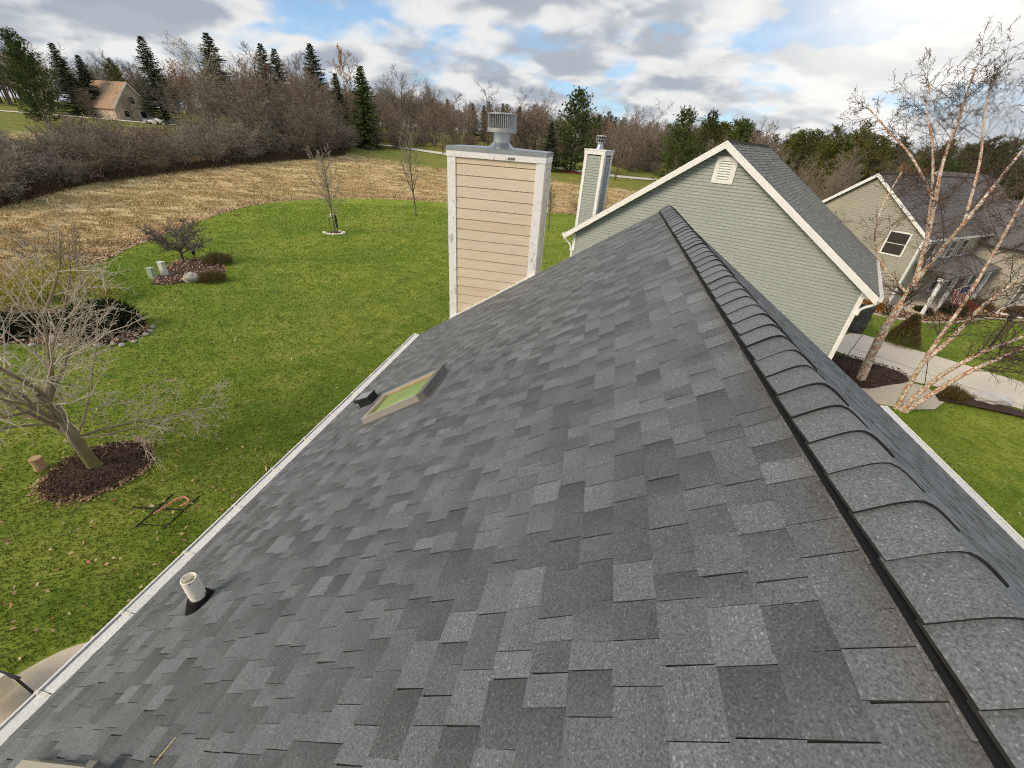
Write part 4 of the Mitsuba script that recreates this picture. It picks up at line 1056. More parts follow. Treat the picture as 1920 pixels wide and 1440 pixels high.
r = np.random.default_rng(51); out = {}
BC = dict(n=[9, 6, 5], seg=[7, 5, 4, 3], wob=[.13, .15, .18, .22], up=[.025, .02, .01, .0], start=[.18, .15, .12], ang=[(28, 60), (28, 60), (28, 65)], ratio=[.50, .52, .5], rmin=.0058, tip=.22, rr=.52)
limb(out, [(-13.36, 6.38, -.1), (-13.38, 6.33, .15)], .25, .165); limb(out, [(-13.38, 6.33, .15), (-13.42, 6.30, .9), (-13.40, 6.28, 1.9), (-13.46, 6.22, 2.7)], .165, .115)
base = [(-13.40, 6.30, 1.2), (-13.40, 6.28, 1.7), (-13.44, 6.24, 2.4)]
for q in range(15):
    a = q * 2.4 + r.uniform(-.3, .3); b = np.array(base[q % 3]); up_ = q >= 8
    el = math.radians(r.uniform(48, 78) if up_ else r.uniform(12, 36))
    cfg = dict(BC, up=[.03, .02, .01, 0] if up_ else [-.005, .0, -.01, -.02])
    sub = {}
    grow(r, b, np.array([math.cos(a) * math.cos(el), math.sin(a) * math.cos(el), math.sin(el)]), r.uniform(3.5, 4.8) if up_ else r.uniform(3.0, 4.1), .062 if up_ else .034, 0, cfg, sub)
    for l in sub: out.setdefault(l + 1 if l else 1, []).extend(sub[l])
k = own_tree('shade_tree', out, 'bark_trunk', 'twig_pale', cut=1, sides=(10, 7, 4, 3, 3))
tag(k, 'large pale-barked bare tree in the mulch ring at left', 'tree')

r = np.random.default_rng(52)
SAP = dict(VASE, rr=.5, n=[19, 7, 6], seg=[9, 5, 3, 2], wob=[.03, .07, .1, .15], up=[.02, .09, .06, .02], start=[.26, .15, .1], ang=[(35, 60), (25, 50), (25, 55)], ratio=[.60, .48, .45], rmin=.012, tip=.2, fall=.6)
k = own_tree('young_tree', bare(r, 6.9, SAP, .10, pos=(-25.06, 37, 0), trunk=.92), 'bark_grey', 'twig_grey'); tag(k, 'young bare spreading tree with a feeder and stone ring on the lawn', 'tree')
NAR = dict(SAP, ang=[(18, 34), (18, 40), (20, 45)], ratio=[.42, .42, .42], n=[22, 6, 5])
k = own_tree('young_tree', bare(r, 9.4, NAR, .12, pos=(-22.3, 49.7, 0), trunk=.95), 'bark_grey', 'twig_grey'); tag(k, 'young upright narrow bare tree on the lawn left of the chimney', 'tree')
k = own_tree('young_tree', bare(r, 4.7, NAR, .06, pos=(-5.96, 49.6, 0)), 'bark_brown', 'twig_brown'); tag(k, 'small bare sapling on the lawn just right of the chimney', 'tree')
inst('bare_shrub', 'proto_thicket_b', (-3.4, 62.5, 0), .62, 40, 'leafless brown shrub left of the sage chimney', 'shrub')
inst('bare_shrub', 'proto_thicket_b', (-1.2, 66, 0), .6, 140, 'leafless brown shrub behind the sage chimney at the meadow edge', 'shrub')
r = np.random.default_rng(53); out = {}
limb(out, [(-28.8, 24.0, 0), (-28.75, 24.05, .5), (-28.72, 24.0, .95)], .11, .085)
UMB = dict(n=[11, 8, 6], seg=[6, 4, 3, 2], wob=[.12, .16, .2, .22], up=[.03, .06, .06, .04], start=[.15, .1, .1], ang=[(30, 65), (30, 65), (30, 65)], ratio=[.48, .45, .45], rmin=.011, tip=.25, rr=.6)
for q in range(8):
    a = q * .785 + r.uniform(-.3, .3); el = math.radians(r.uniform(22, 50)); sub = {}
    grow(r, np.array([-28.72, 24.0, .5 + .45 * r.random()]), np.array([math.cos(a) * math.cos(el), math.sin(a) * math.cos(el), math.sin(el)]), r.uniform(1.9, 2.5), .05, 0, UMB, sub)
    for l in sub: out.setdefault(l + 1 if l else 1, []).extend(sub[l])
k = own_tree('ornamental_tree', out, 'bark_brown', 'twig_purple', cut=1); tag(k, 'low umbrella-shaped bare purple-grey tree in the stone bed', 'tree')

# the birches by the driveway
STEMS = {
 'a': [[(13.42, 20.4, -.05), (13.31, 20.45, 1.4), (13.2, 20.4, 2.7), (13.3, 20.5, 3.45), (13.45, 20.6, 4.1), (13.34, 20.43, 4.9)],
       [(13.34, 20.43, 4.9), (13.0, 20.55, 6.57), (12.6, 20.6, 7.95), (12.3, 20.9, 9.2), (12.35, 21.3, 10.6), (12.2, 21.4, 11.5), (12.0, 21.3, 12.3)],
       [(13.34, 20.43, 4.4), (12.75, 20.85, 4.85), (12.15, 21.3, 5.45), (11.5, 21.3, 6.35), (11.2, 21.2, 7.3), (11.4, 21.6, 8.1), (11.7, 22., 8.9)],
       [(13.34, 20.43, 4.9), (13.5, 20.3, 6.28), (13.5, 19.95, 7.4), (13.7, 20., 8.3), (14.05, 20.3, 9.2), (14.3, 20.4, 10.2), (14.5, 20.3, 11.8)],
       [(13.0, 20.6, 6.57), (12.3, 20.95, 8.8), (11.7, 21.3, 10.2), (11.4, 21.8, 10.9), (11.25, 22.1, 11.8)],
       [(13.6, 20.1, 7.34), (13.2, 20.4, 9.4), (12.7, 20.5, 10.5), (12.4, 20.8, 11.8)],
       [(12.65, 20.75, 7.94), (11.5, 21.3, 9.4), (10.4, 21.6, 10.2), (9.5, 22.1, 11.0)]],
 'b': [[(13.83, 18.12, -.05), (13.75, 18.15, 1.27), (13.6, 18.0, 2.6), (13.7, 18.1, 3.95), (13.9, 18.3, 4.6), (13.9, 18.4, 6.4), (13.6, 18.2, 8.0), (13.3, 17.95, 9.6)],
       [(13.65, 18.05, 2.3), (13.85, 18.05, 2.9), (14.1, 18.05, 3.6), (14.0, 17.7, 4.9), (14.2, 17.5, 5.6), (14.7, 17.6, 6.8), (15.1, 17.8, 8.3)],
       [(13.95, 18.04, -.05), (14.2, 17.8, 1.76), (14.4, 17.4, 2.8), (14.8, 17.3, 3.5), (15.4, 17.2, 4.05), (15.8, 16.9, 5.1), (15.8, 16.5, 6.9), (15.6, 16.3, 8.6)],
       [(14.06, 17.95, -.05), (14.5, 17.6, 1.6), (14.7, 17.3, 2.5), (15.2, 17.25, 3.1), (15.6, 17.1, 3.75), (15.8, 16.6, 4.95), (15.9, 16.0, 6.4), (15.9, 15.8, 8.2)]]}
BT = dict(n=[8, 6], seg=[6, 4, 3], wob=[.07, .11, .16], up=[.02, -.02, -.05], start=[.12, .1], ang=[(25, 55), (25, 60)], ratio=[.45, .45], rmin=.0052, tip=.2, rr=.6)
for key, lab, sd in (('a', 'tall river birch with peeling salmon bark rising from the oval mulch bed', 61), ('b', 'multi-stemmed river birch leaning over the driveway from the corner of our gutter', 62)):
    r = np.random.default_rng(sd); out = {}
    for q, pts in enumerate(STEMS[key]):
        thick = (q == 0 and key == 'a')
        r0, r1 = (.20, .13) if thick else ((.10, .03) if key == 'b' else (.095 if q in (1, 3) else .055, .02))
        p, rs = limb(out, pts, r0, r1)
        L = np.linalg.norm(np.diff(p, axis=0), axis=1).sum()
        nb_ = 8 if thick else int(L * 3.8)
        for c in range(nb_):
            t = r.uniform(.45 if thick else (.34 if key == 'b' else .12), 1.0); i = min(int(t * (len(p) - 1)), len(p) - 2); dd = unit(p[i + 1] - p[i])
            a = r.random() * 6.283; an = math.radians(r.uniform(30, 65)); x = unit(np.cross(dd, [.3, .2, .93])); y = np.cross(dd, x)
            nd = dd * math.cos(an) + (x * math.cos(a) + y * math.sin(a)) * math.sin(an); sub = {}
            grow(r, p[i], nd, r.uniform(.9, 2.9) * (1.15 - .6 * t), max(.30 * rs[i], .010), 0, BT, sub)
            for l in sub: out.setdefault(l + 2, []).extend(sub[l])
    t, c = split_tree(out, 1, (9, 6, 3, 3, 3)); k = num('river_birch')
    scene[k + '__trunk'] = mikit.ply(t, M['birch'], smooth=50); scene[k + '__crown'] = mikit.ply(c, M['twig_birch'])
    e = np.array(out[max(out)])[:, 3:6]; e = e[r.random(len(e)) < .25]
    v, f = tri_cloud(e, unit(np.array([.25, .1, -.6]) + r.normal(0, .45, (len(e), 3))), r.uniform(.04, .07, len(e)), .024, r)
    scene[k + '__leaves'] = mikit.ply((v, f), M['catkin'])
    labels[k + '__leaves'] = {'kind': 'stuff', 'label': 'last small dry leaves and catkins'}
    tag(k, lab, 'birch')


# ------------------------------------------------------------------ beds, shrubs, small things
def bed(pts, h, seed, z0=.035, mat_='mulch', n=3):
    p = chaikin(np.c_[np.vstack([pts, pts[:1]]), np.zeros(len(pts) + 1)], 2)[:-1, :2]; c = p.mean(0); R = []
    for k, t in enumerate(np.linspace(1, 0, 9)):
        q = c + (p - c) * t; z = z0 + h * (1 - t ** 6) * (.75 + .5 * meshkit.fbm(np.c_[q * 3, np.full(len(q), seed)], 3)); R.append(np.c_[q, z])
    m = len(p); v = np.vstack(R); i, j = np.meshgrid(np.arange(8), np.arange(m), indexing='ij')
    f = np.stack([i * m + j, i * m + (j + 1) % m, (i + 1) * m + (j + 1) % m, (i + 1) * m + j], -1).reshape(-1, 4)
    a = v[f[0]]
    if np.cross(a[1] - a[0], a[3] - a[0])[2] < 0: f = f[:, ::-1]
    return (v, f), p


def litter(rng, p, n, size, z=.05, flat=.35):
    """n small quads lying at the points p (n x 2 or n x 3)."""
    c = np.c_[p, np.full(len(p), z)] if p.shape[1] == 2 else p
    a = rng.random(n) * 6.283; u = np.stack([np.cos(a), np.sin(a), rng.normal(0, flat, n)], 1); w = np.stack([-np.sin(a), np.cos(a), rng.normal(0, flat, n)], 1)
    s = rng.uniform(.55, 1.25, n)[:, None] * size
    v = np.stack([c - u * s, c - w * s * .6, c + u * s, c + w * s * .6], 1).reshape(-1, 3)
    return (v, np.arange(4 * n).reshape(-1, 4)), rnd_uv(n, 4, rng)


def in_poly(rng, pts, n):
    P_ = Polygon(pts).buffer(0); x0, y0, x1, y1 = P_.bounds; out = []
    while len(out) < n:
        q = rng.uniform((x0, y0), (x1, y1), (n * 2, 2)); out += list(q[contains_xy(P_, q[:, 0], q[:, 1])])
    return np.array(out[:n])


r = np.random.default_rng(71); ga = np.linspace(0, 2 * PI, 26)[:-1]
ring = np.c_[-13.22 + 1.22 * np.cos(ga) * (1 + .05 * np.sin(3 * ga)), 6.3 + 1.25 * np.sin(ga)]
m, p = bed(ring, .10, 1); k = put('mulch_bed', m, M['mulch']); tag(k, 'round dark mulch ring edged with fallen leaves under the large bare tree', 'mulch bed')
q = in_poly(r, ring, 2600); m, uv = litter(r, np.c_[q, .14 + r.uniform(-.02, .03, len(q))], len(q), .035, flat=.7); scene[k + '__bark_chip'] = mikit.ply(m, M['chip'], uv=uv); labels[k + '__bark_chip'] = {'kind': 'stuff', 'label': 'dark shredded bark'}
a = r.random(1100) * 6.283; w_ = r.normal(1.17, .10, 1100) + .08 * np.sin(5 * a); q = np.c_[-13.22 + np.cos(a) * w_, 6.3 + np.sin(a) * (w_ + .03), r.uniform(.06, .12, 1100)]; m, uv = litter(r, q, len(q), .042, flat=.5); uv = uv * .7; scene[k + '__leaf_edge'] = mikit.ply(m, M['leaf_litter'], uv=uv); labels[k + '__leaf_edge'] = {'kind': 'stuff', 'label': 'brown leaves gathered along the edge'}

B1 = np.array([(-26.3, 19.4), (-25.2, 19.5), (-23.9, 21.9), (-24.6, 23.6), (-26.6, 24.8), (-28.6, 24.8), (-29.2, 23.6), (-28.0, 21.8)])
m, p = bed(B1, .10, 2); k = put('mulch_bed', m, M['mulch']); tag(k, 'brown planting bed around the low umbrella-shaped tree', 'mulch bed')
q = in_poly(r, B1 * 1.0, 800); m, uv = litter(r, np.c_[q, .15 + r.uniform(-.02, .04, len(q))], len(q), .06, flat=.6); scene[k + '__leaf_litter'] = mikit.ply(m, M['leaf_litter'], uv=uv); labels[k + '__leaf_litter'] = {'kind': 'stuff', 'label': 'tan fallen leaves'}
v, f = blob(r, (.55, .42, .40), 3, .35, 1.1); put('boulder', (v + [-24.55, 20.7, .2], f), M['rock'], smooth=True); tag('boulder', 'pale grey boulder at the front of the bed with the umbrella tree', 'boulder')


def tuft_shrub(key, c, rad, h, n, leaf, label, seed, ln=.22, wd=.035, up=.6, cat='shrub', grp=None):
    r = np.random.default_rng(seed); u = unit(r.normal(size=(n, 3))); u[:, 2] = np.abs(u[:, 2]); s = r.uniform(.35, 1, n)[:, None] ** .6
    lump = .8 + .4 * meshkit.fbm(u * 2.2 + seed, 3)[:, None]
    p = np.array(c) + u * s * lump * [rad, rad, h]
    v, f = tri_cloud(p, unit(u + r.normal(0, .5, (n, 3)) + [0, 0, up]), r.uniform(.7, 1.3, n) * ln, wd, r)
    k = num(key); scene[k + '__foliage'] = mikit.ply((v, f), M[leaf], uv=rnd_uv(n, 3, r))
    st = [(*c, *(np.array(c) + uu * [rad * .8, rad * .8, h * .8]), .016, .006) for uu in u[:24]]
    scene[k + '__stem'] = mikit.ply(tubes(st, 4), M['bark_brown']); tag(k, label, cat, grp); return k


tuft_shrub('grass_clump', (-23.6, 21.2, .1), .75, .42, 1300, 'shrub_gold', 'brown grassy clump right of the boulder', 81, .35, .03, 1.0, 'shrub')
tuft_shrub('grass_clump', (-26.2, 24.4, .1), .9, .55, 1500, 'shrub_gold', 'pale olive clump at the back of the umbrella tree bed', 82, .35, .03, 1.0, 'shrub')
tuft_shrub('juniper', (-22.3, 13.5, .05), 1.6, 1.35, 4800, 'shrub_dark', 'dark green mounded evergreen in the leafy bed, right of two', 83, .25, .06, .6, 'evergreen shrub')
tuft_shrub('juniper', (-25.0, 12.3, .05), 1.15, .9, 3200, 'shrub_dark', 'dark green mounded evergreen in the leafy bed, left of two', 84, .25, .06, .6, 'evergreen shrub')
tuft_shrub('golden_shrub', (-27.3, 15.6, .05), 2.3, 2.3, 5200, 'yellow_leaf', 'yellow-green leafy shrub behind the large bare tree', 85, .10, .07, .3, 'shrub')
tuft_shrub('golden_shrub', (-30.2, 13.6, .05), 1.9, 2.4, 3600, 'yellow_leaf', 'yellow-green leafy shrub at the left photo edge behind the bare tree', 86, .10, .07, .3, 'shrub')
inst('bare_shrub', 'proto_thicket_b', (-30.5, 18.2, 0), .62, 10, 'thin brown leafless shrub at the meadow edge behind the golden shrubs', 'shrub')
inst('bare_shrub', 'proto_thicket_b', (-27.8, 11.2, 0), .55, 80, 'thin brown leafless shrub left of the dark evergreens', 'shrub')
B2 = np.array([(-29, 10.5), (-25, 11.2), (-21.8, 11.9), (-20.0, 12.9), (-20.5, 14.4), (-22.5, 15.3), (-26, 15.2), (-29, 14)])
m, p = bed(B2, .10, 3); k = put('mulch_bed', m, M['mulch']); tag(k, 'leaf-covered planting bed around the dark evergreens', 'mulch bed')
q = in_poly(r, B2, 4200); m, uv = litter(r, np.c_[q, .15 + r.uniform(-.02, .05, len(q))], len(q), .06, flat=.6); scene[k + '__leaf_litter'] = mikit.ply(m, M['leaf_litter'], uv=uv); labels[k + '__leaf_litter'] = {'kind': 'stuff', 'label': 'rusty fallen leaves'}
E2 = chaikin(np.c_[[(-25.5, 10.9), (-23.5, 11.4), (-21.5, 11.9), (-20.2, 12.6), (-19.9, 13.6), (-20.6, 14.6)], np.zeros(6)], 2)
for q in range(15):
    c = E2[int(q * (len(E2) - 1) / 14)] + r.normal(0, .08, 3); c[2] = .09; v, f = blob(r, np.array([.13, .11, .08]) * r.uniform(.6, 1.2), 2, .3)
    k = put('edging_stone', (v + c, f), M['rock'], smooth=True); tag(k, 'small pale stone edging the leafy evergreen bed', 'stone', 'stones edging the leafy evergreen bed')
v, f = blob(r, (.30, .22, .16), 2, .25); put('flat_stone', (v + [-22.9, 11.9, .2], f), M['rock_white'], smooth=True); tag('flat_stone', 'single round pale stone lying in front of the dark evergreen', 'stone')
# utility pedestals
for x, y, h, w, col, lab in ((-27.15, 20.35, .62, .36, 'utility_green', 'shorter pale green utility pedestal on the lawn beside the bed'), (-26.9, 20.95, .88, .34, 'utility_white', 'taller whitish utility pedestal beside the bed')):
    mb = MB(); mb.hexa([(x - w / 2, y - w / 2.4, 0), (x + w / 2, y - w / 2.4, 0), (x + w / 2, y + w / 2.4, 0), (x - w / 2, y + w / 2.4, 0), (x - w / 2.3, y - w / 2.8, h), (x + w / 2.3, y - w / 2.8, h), (x + w / 2.3, y + w / 2.8, h), (x - w / 2.3, y + w / 2.8, h)])
    k = put('utility_pedestal', mb.mesh(), M[col]); mb = MB(); mb.box((x, y, h + .03), (w * 1.02, w * .84, .07)); put(k + '__lid', mb.mesh(), M[col]); tag(k, lab, 'utility box')
mb = MB(); x, y = -27.85, 24.2; mb.tube([(x, y, 0), (x, y, .55)], .02, 6); mb.lathe([(.0, .82), (.12, .72), (.11, .70), (.10, .55), (.03, .5)], (x, y, 0), 10); put('garden_lantern', mb.mesh(), M['black_metal']); tag('garden_lantern', 'small dark garden lantern on a stake behind the umbrella tree', 'lantern')
# stone ring, feeder, stakes at the young spreading tree
for q in range(13):
    a = -2.6 + q * .33 + r.uniform(-.1, .1); v, f = blob(r, np.array([.16, .13, .11]) * r.uniform(.7, 1.3), 2, .3); k = put('ring_stone', (v + [-25.0 + .95 * math.cos(a), 36.8 + .75 * math.sin(a), .08], f), M['rock_white'], smooth=True); tag(k, 'pale stone in the ring at the foot of the young spreading tree', 'stone', 'stones ringing the young spreading tree')
m, p = bed(np.c_[-25.0 + .8 * np.cos(ga), 36.9 + .65 * np.sin(ga)], .05, 4); k = put('mulch_bed', m, M['mulch']); tag(k, 'small dark mulch patch inside the stone ring of the young tree', 'mulch bed')
mb = MB(); x, y = -24.55, 36.7; mb.tube([(x, y, 0), (x, y, 1.15)], .022, 6); mb.lathe([(.02, 1.72), (.11, 1.68), (.10, 1.62), (.10, 1.12), (.13, 1.10), (.13, 1.06), (.02, 1.05)], (x, y, 0), 12); mb.lathe([(.0, 1.0), (.09, .98), (.09, .6), (0, .58)], (x, y, 0), 10); put('bird_feeder', mb.mesh(), M['black_metal']); tag('bird_feeder', 'dark tube bird feeder on a pole beside the young spreading tree', 'bird feeder')
mb = MB(); x, y = -26.6, 38.6; mb.tube([(x, y, 0), (x, y, .85)], .025, 6); mb.box((x, y, .82), (.08, .05, .16)); put('garden_stake', mb.mesh(), M['needle_green']); tag('garden_stake', 'green garden stake standing in the lawn left of the young tree', 'stake')
mb = MB(); x, y = -25.5, 37.6; mb.box((x, y, 1.42), (.22, .18, .16)); mb.hexa([(x - .17, y - .14, 1.50), (x + .17, y - .14, 1.50), (x + .17, y + .14, 1.50), (x - .17, y + .14, 1.50), (x - .17, y - .01, 1.62), (x + .17, y - .01, 1.62), (x + .17, y + .01, 1.62), (x - .17, y + .01, 1.62)]); mb.tube([(x, y, 0), (x, y, 1.35)], .02, 6); put('bird_house', mb.mesh(), M['rock_white']); tag('bird_house', 'tiny white bird house on a post by the young spreading tree', 'bird house')
# log stump
mb = MB(); mb.lathe([(.0, .40), (.145, .405), (.15, .38), (.14, .2), (.155, .02), (.155, -.05)], (-14.78, 5.93, .03), 14); v, f = mb.mesh(); v = v + .012 * np.sin(v * 37); put('log', (v, f), M['stump_wood'], smooth=40); tag('log', 'short cut log standing on the lawn left of the mulch ring', 'log')
# metal frame with pink pipe
mb = MB()
A_, B_ = np.array([-10.75, 5.5, .05]), np.array([-9.70, 5.72, .05])
mb.bar(A_ - [.28, .06, 0], B_, .03, .03)
for c, d1 in ((np.array([-10.40, 5.57, .06]), np.array([-.10, 1.0, 0])), (B_, np.array([-.06, 1.0, 0]))): mb.bar(c - d1 * .62, c + d1 * .52, .028, .028)
mb.bar((-10.40, 5.05, .06), (-9.72, 5.15, .06), .014, .014)
put('metal_frame', mb.mesh(), M['black_metal']); tag('metal_frame', 'dark metal frame lying flat on the lawn near the eave', 'frame')
mb = MB(); mb.tube(chaikin([(-10.28, 5.38, .1), (-10.2, 5.6, .11), (-10.15, 5.86, .12), (-10.05, 6.05, .12), (-9.86, 6.02, .12), (-9.76, 5.95, .12), (-9.78, 5.82, .12), (-9.85, 5.72, .11), (-9.78, 5.82, .13)], 1), .022, 7); put('bent_pipe', mb.mesh(), M['pink_pipe']); tag('bent_pipe', 'pink bent pipe lying across the dark metal frame', 'pipe')
# patio chair peeking past the gutter
mb = MB(); cx, cy = -8.95, 1.28
mb.hexa([(cx - .45, cy - .32, .44), (cx + .22, cy - .32, .40), (cx + .22, cy + .32, .40), (cx - .45, cy + .32, .44), (cx - .45, cy - .32, .54), (cx + .22, cy - .32, .50), (cx + .22, cy + .32, .50), (cx - .45, cy + .32, .54)])
mb.hexa([(cx + .2, cy - .3, .5), (cx + .34, cy - .3, .5), (cx + .34, cy + .3, .5), (cx + .2, cy + .3, .5), (cx + .42, cy - .26, 1.05), (cx + .52, cy - .26, 1.05), (cx + .52, cy + .26, 1.05), (cx + .42, cy + .26, 1.05)])
k = put('patio_chair', mb.mesh(), M['white_fabric']); tag(k, 'white-cushioned patio chair at the lower left photo edge', 'chair')
mb = MB()
for a, b in ((-.42, -.34), (.32, -.34), (-.42, .34), (.32, .34)): mb.tube([(cx + a, cy + b, .06), (cx + a * .95, cy + b, .64)], .02, 6)
for b in (-.34, .34): mb.bar((cx - .45, cy + b, .64), (cx + .42, cy + b, .66), .05, .03)
scene[k + '__frame'] = mikit.ply(mb.mesh(), M['black_metal'])

# right side beds and things
B3 = np.array([(12.6, 20.0), (13.3, 19.5), (14.6, 20.4), (15.8, 21.0), (16.2, 21.6), (16.1, 22.4), (15.0, 23.0), (13.9, 23.4), (12.6, 23.2)])
m, p = bed(B3, .12, 5, z0=.065); k = put('mulch_bed', m, M['mulch']); tag(k, 'oval dark mulch bed at the foot of the tall river birch', 'mulch bed')
q = in_poly(r, B3, 1600); m, uv = litter(r, np.c_[q, .18 + r.uniform(-.02, .03, len(q))], len(q), .05, flat=.7); scene[k + '__bark_chip'] = mikit.ply(m, M['chip'], uv=uv); labels[k + '__bark_chip'] = {'kind': 'stuff', 'label': 'dark shredded bark'}
B4 = np.array([(16.3, 19.5), (16.6, 20.6), (18.2, 20.5), (20.5, 19.2), (24, 16.8), (24, 16.0), (20, 18.7), (17.6, 19.6)])
m, p = bed(B4, .10, 6, z0=.065); k = put('mulch_bed', m, M['mulch']); tag(k, 'narrow dark mulch strip along the near edge of the driveway', 'mulch bed')
v, f = blob(r, (.75, .38, .3), 3, .4, 1.6); put('boulder', (v + [18.7, 20.1, .25], f), M['rock_white'], smooth=True); tag('boulder_001', 'whitish boulder on the mulch strip along the driveway', 'boulder')
tuft_shrub('dried_grass', (17.0, 20.0, .1), .5, .4, 900, 'shrub_gold', 'dry yellow clump at the near end of the mulch strip', 87, .3, .03, 1.0, 'shrub')
# cone-shaped evergreen
r2 = np.random.default_rng(88); n = 5200; t = r2.random(n) ** .8; a = r2.random(n) * 6.283; rad = (1 - t) * .85 * (.6 + .4 * r2.random(n) ** .4) + .05
pp = np.c_[18.4 + rad * np.cos(a), 26.6 + rad * np.sin(a), .08 + t * 1.75]; v, f = tri_cloud(pp, unit(np.c_[np.cos(a), np.sin(a), .5 + 0 * a] + r2.normal(0, .35, (n, 3))), .16, .05, r2)
scene['cone_shrub__foliage'] = mikit.ply((v, f), M['shrub_gold'], uv=rnd_uv(n, 3, r2)); scene['cone_shrub__trunk'] = mikit.ply(tubes([(18.4, 26.6, 0, 18.4, 26.6, 1.6, .05, .02)], 6), M['bark_brown']); tag('cone_shrub', 'bronze-green cone-shaped evergreen on the lawn edge by the driveway', 'evergreen shrub')
# lamp post
mb = MB(); x, y = 23.0, 26.9; mb.tube([(x, y, 0), (x, y, 2.0)], .045, 10); mb.lathe([(.09, .0), (.09, .25), (.05, .3)], (x, y, 0), 10); mb.tube([(x - .22, y, 1.75), (x + .22, y, 1.75)], .015, 6); put('lamp_post', mb.mesh(), M['black_metal'])
mb = MB(); mb.lathe([(.05, 2.0), (.10, 2.05), (.15, 2.36), (.19, 2.38), (.0, 2.55)], (x, y, 0), 8); scene['lamp_post__lantern'] = mikit.ply(mb.mesh(), M['dark_glass']); tag('lamp_post', 'dark lamp post standing on the front lawn right of the birches', 'lamp post')
# foundation bed along the beige house, shrubs
B5 = np.array([(19.3, 32.3), (22, 31.4), (25.2, 32.8), (27.5, 34.6), (30.5, 35.2), (31.5, 37), (29, 38), (24, 34.5), (21.2, 34.2), (19.6, 34.6)])
m, p = bed(B5, .08, 7, z0=.04, mat_='mulch'); k = put('mulch_bed', m, M['mulch']); tag(k, 'curved planting bed along the front of the beige house', 'mulch bed')
q = in_poly(r, B5, 2600); m, uv = litter(r, np.c_[q, .12 + r.uniform(-.02, .05, len(q))], len(q), .08, flat=.6); scene[k + '__leaf_litter'] = mikit.ply(m, M['leaf_litter'], uv=uv); labels[k + '__leaf_litter'] = {'kind': 'stuff', 'label': 'pinkish brown fallen leaves'}
mb = MB(); mb.tube(chaikin([(19.0, 32.2, .06), (22, 31.2, .06), (25.4, 32.6, .06), (27.7, 34.4, .06), (30.8, 34.9, .06)], 3), .09, 6); put('bed_kerb', mb.mesh(), M['concrete']); tag('bed_kerb', 'curved pale kerb between the lawn and the beige house bed', 'kerb')
for q, (x, y, rad, h, leaf, lab) in enumerate(((25.6, 34.3, .9, .9, 'shrub_dark', 'dark clipped hedge shrub below the flag'), (27.4, 35.8, .7, .7, 'shrub_redleaf', 'deep red shrub right of the dark hedge shrub'), (29.2, 37.0, .8, .7, 'shrub_brown', 'brown shrub at the porch end of the curved bed'), (40.2, 50.0, 1.5, 1.3, 'shrub_redleaf', 'round crimson bush in front of the yellow house'), (20.0, 33.2, .6, .9, 'shrub_orange', 'orange-leaved small shrub behind the downspout of the sage house'), (31.2, 36.3, .7, .6, 'shrub_brown', 'brown shrub at the corner of the pale path'), (23.4, 33.6, .6, .5, 'shrub_dark', 'small dark shrub at the corner of the beige house'))):
    tuft_shrub('bed_shrub', (x, y, .05), rad, h, 1900, leaf, lab, 90 + q, .18, .06, .4)
mb = MB()
for a, b in (((29.6, 35.9), (32.6, 39.2)), ((29.6, 35.9), (33.2, 34.2)), ((30.8, 36.2), (33.0, 38.4)), ((30.8, 36.2), (33.4, 35.0))): mb.bar((*a, .16), (*b, .16), .10, .12)
put('path_edging', mb.mesh(), M['trim_white']); tag('path_edging', 'white edging rails framing a corner of the pale path', 'edging')
# red mulch rings under far pines
for x, y, w, lab in ((-9.4, 110.4, 2.9, 'red mulch ring under the large bushy pine'), (-61.95, 111.1, 3.0, 'rusty needle ring under the full conifer by the road')):
    z = G(x, y)[2] + .05; mb = MB(); n_ = 24; v = [(x, y, z + .22)]
    for q in range(n_):
        a = q * 2 * PI / n_; v.append((x + w * math.cos(a), y + w * math.sin(a), float(terr(np.float64(x + w * math.cos(a)), np.float64(y + w * math.sin(a)))) + .02))
    mb.add(v, [[0, 1 + q, 1 + (q + 1) % n_] for q in range(n_)]); k = put('mulch_bed', mb.mesh(), M['red_mulch']); tag(k, lab, 'mulch bed')


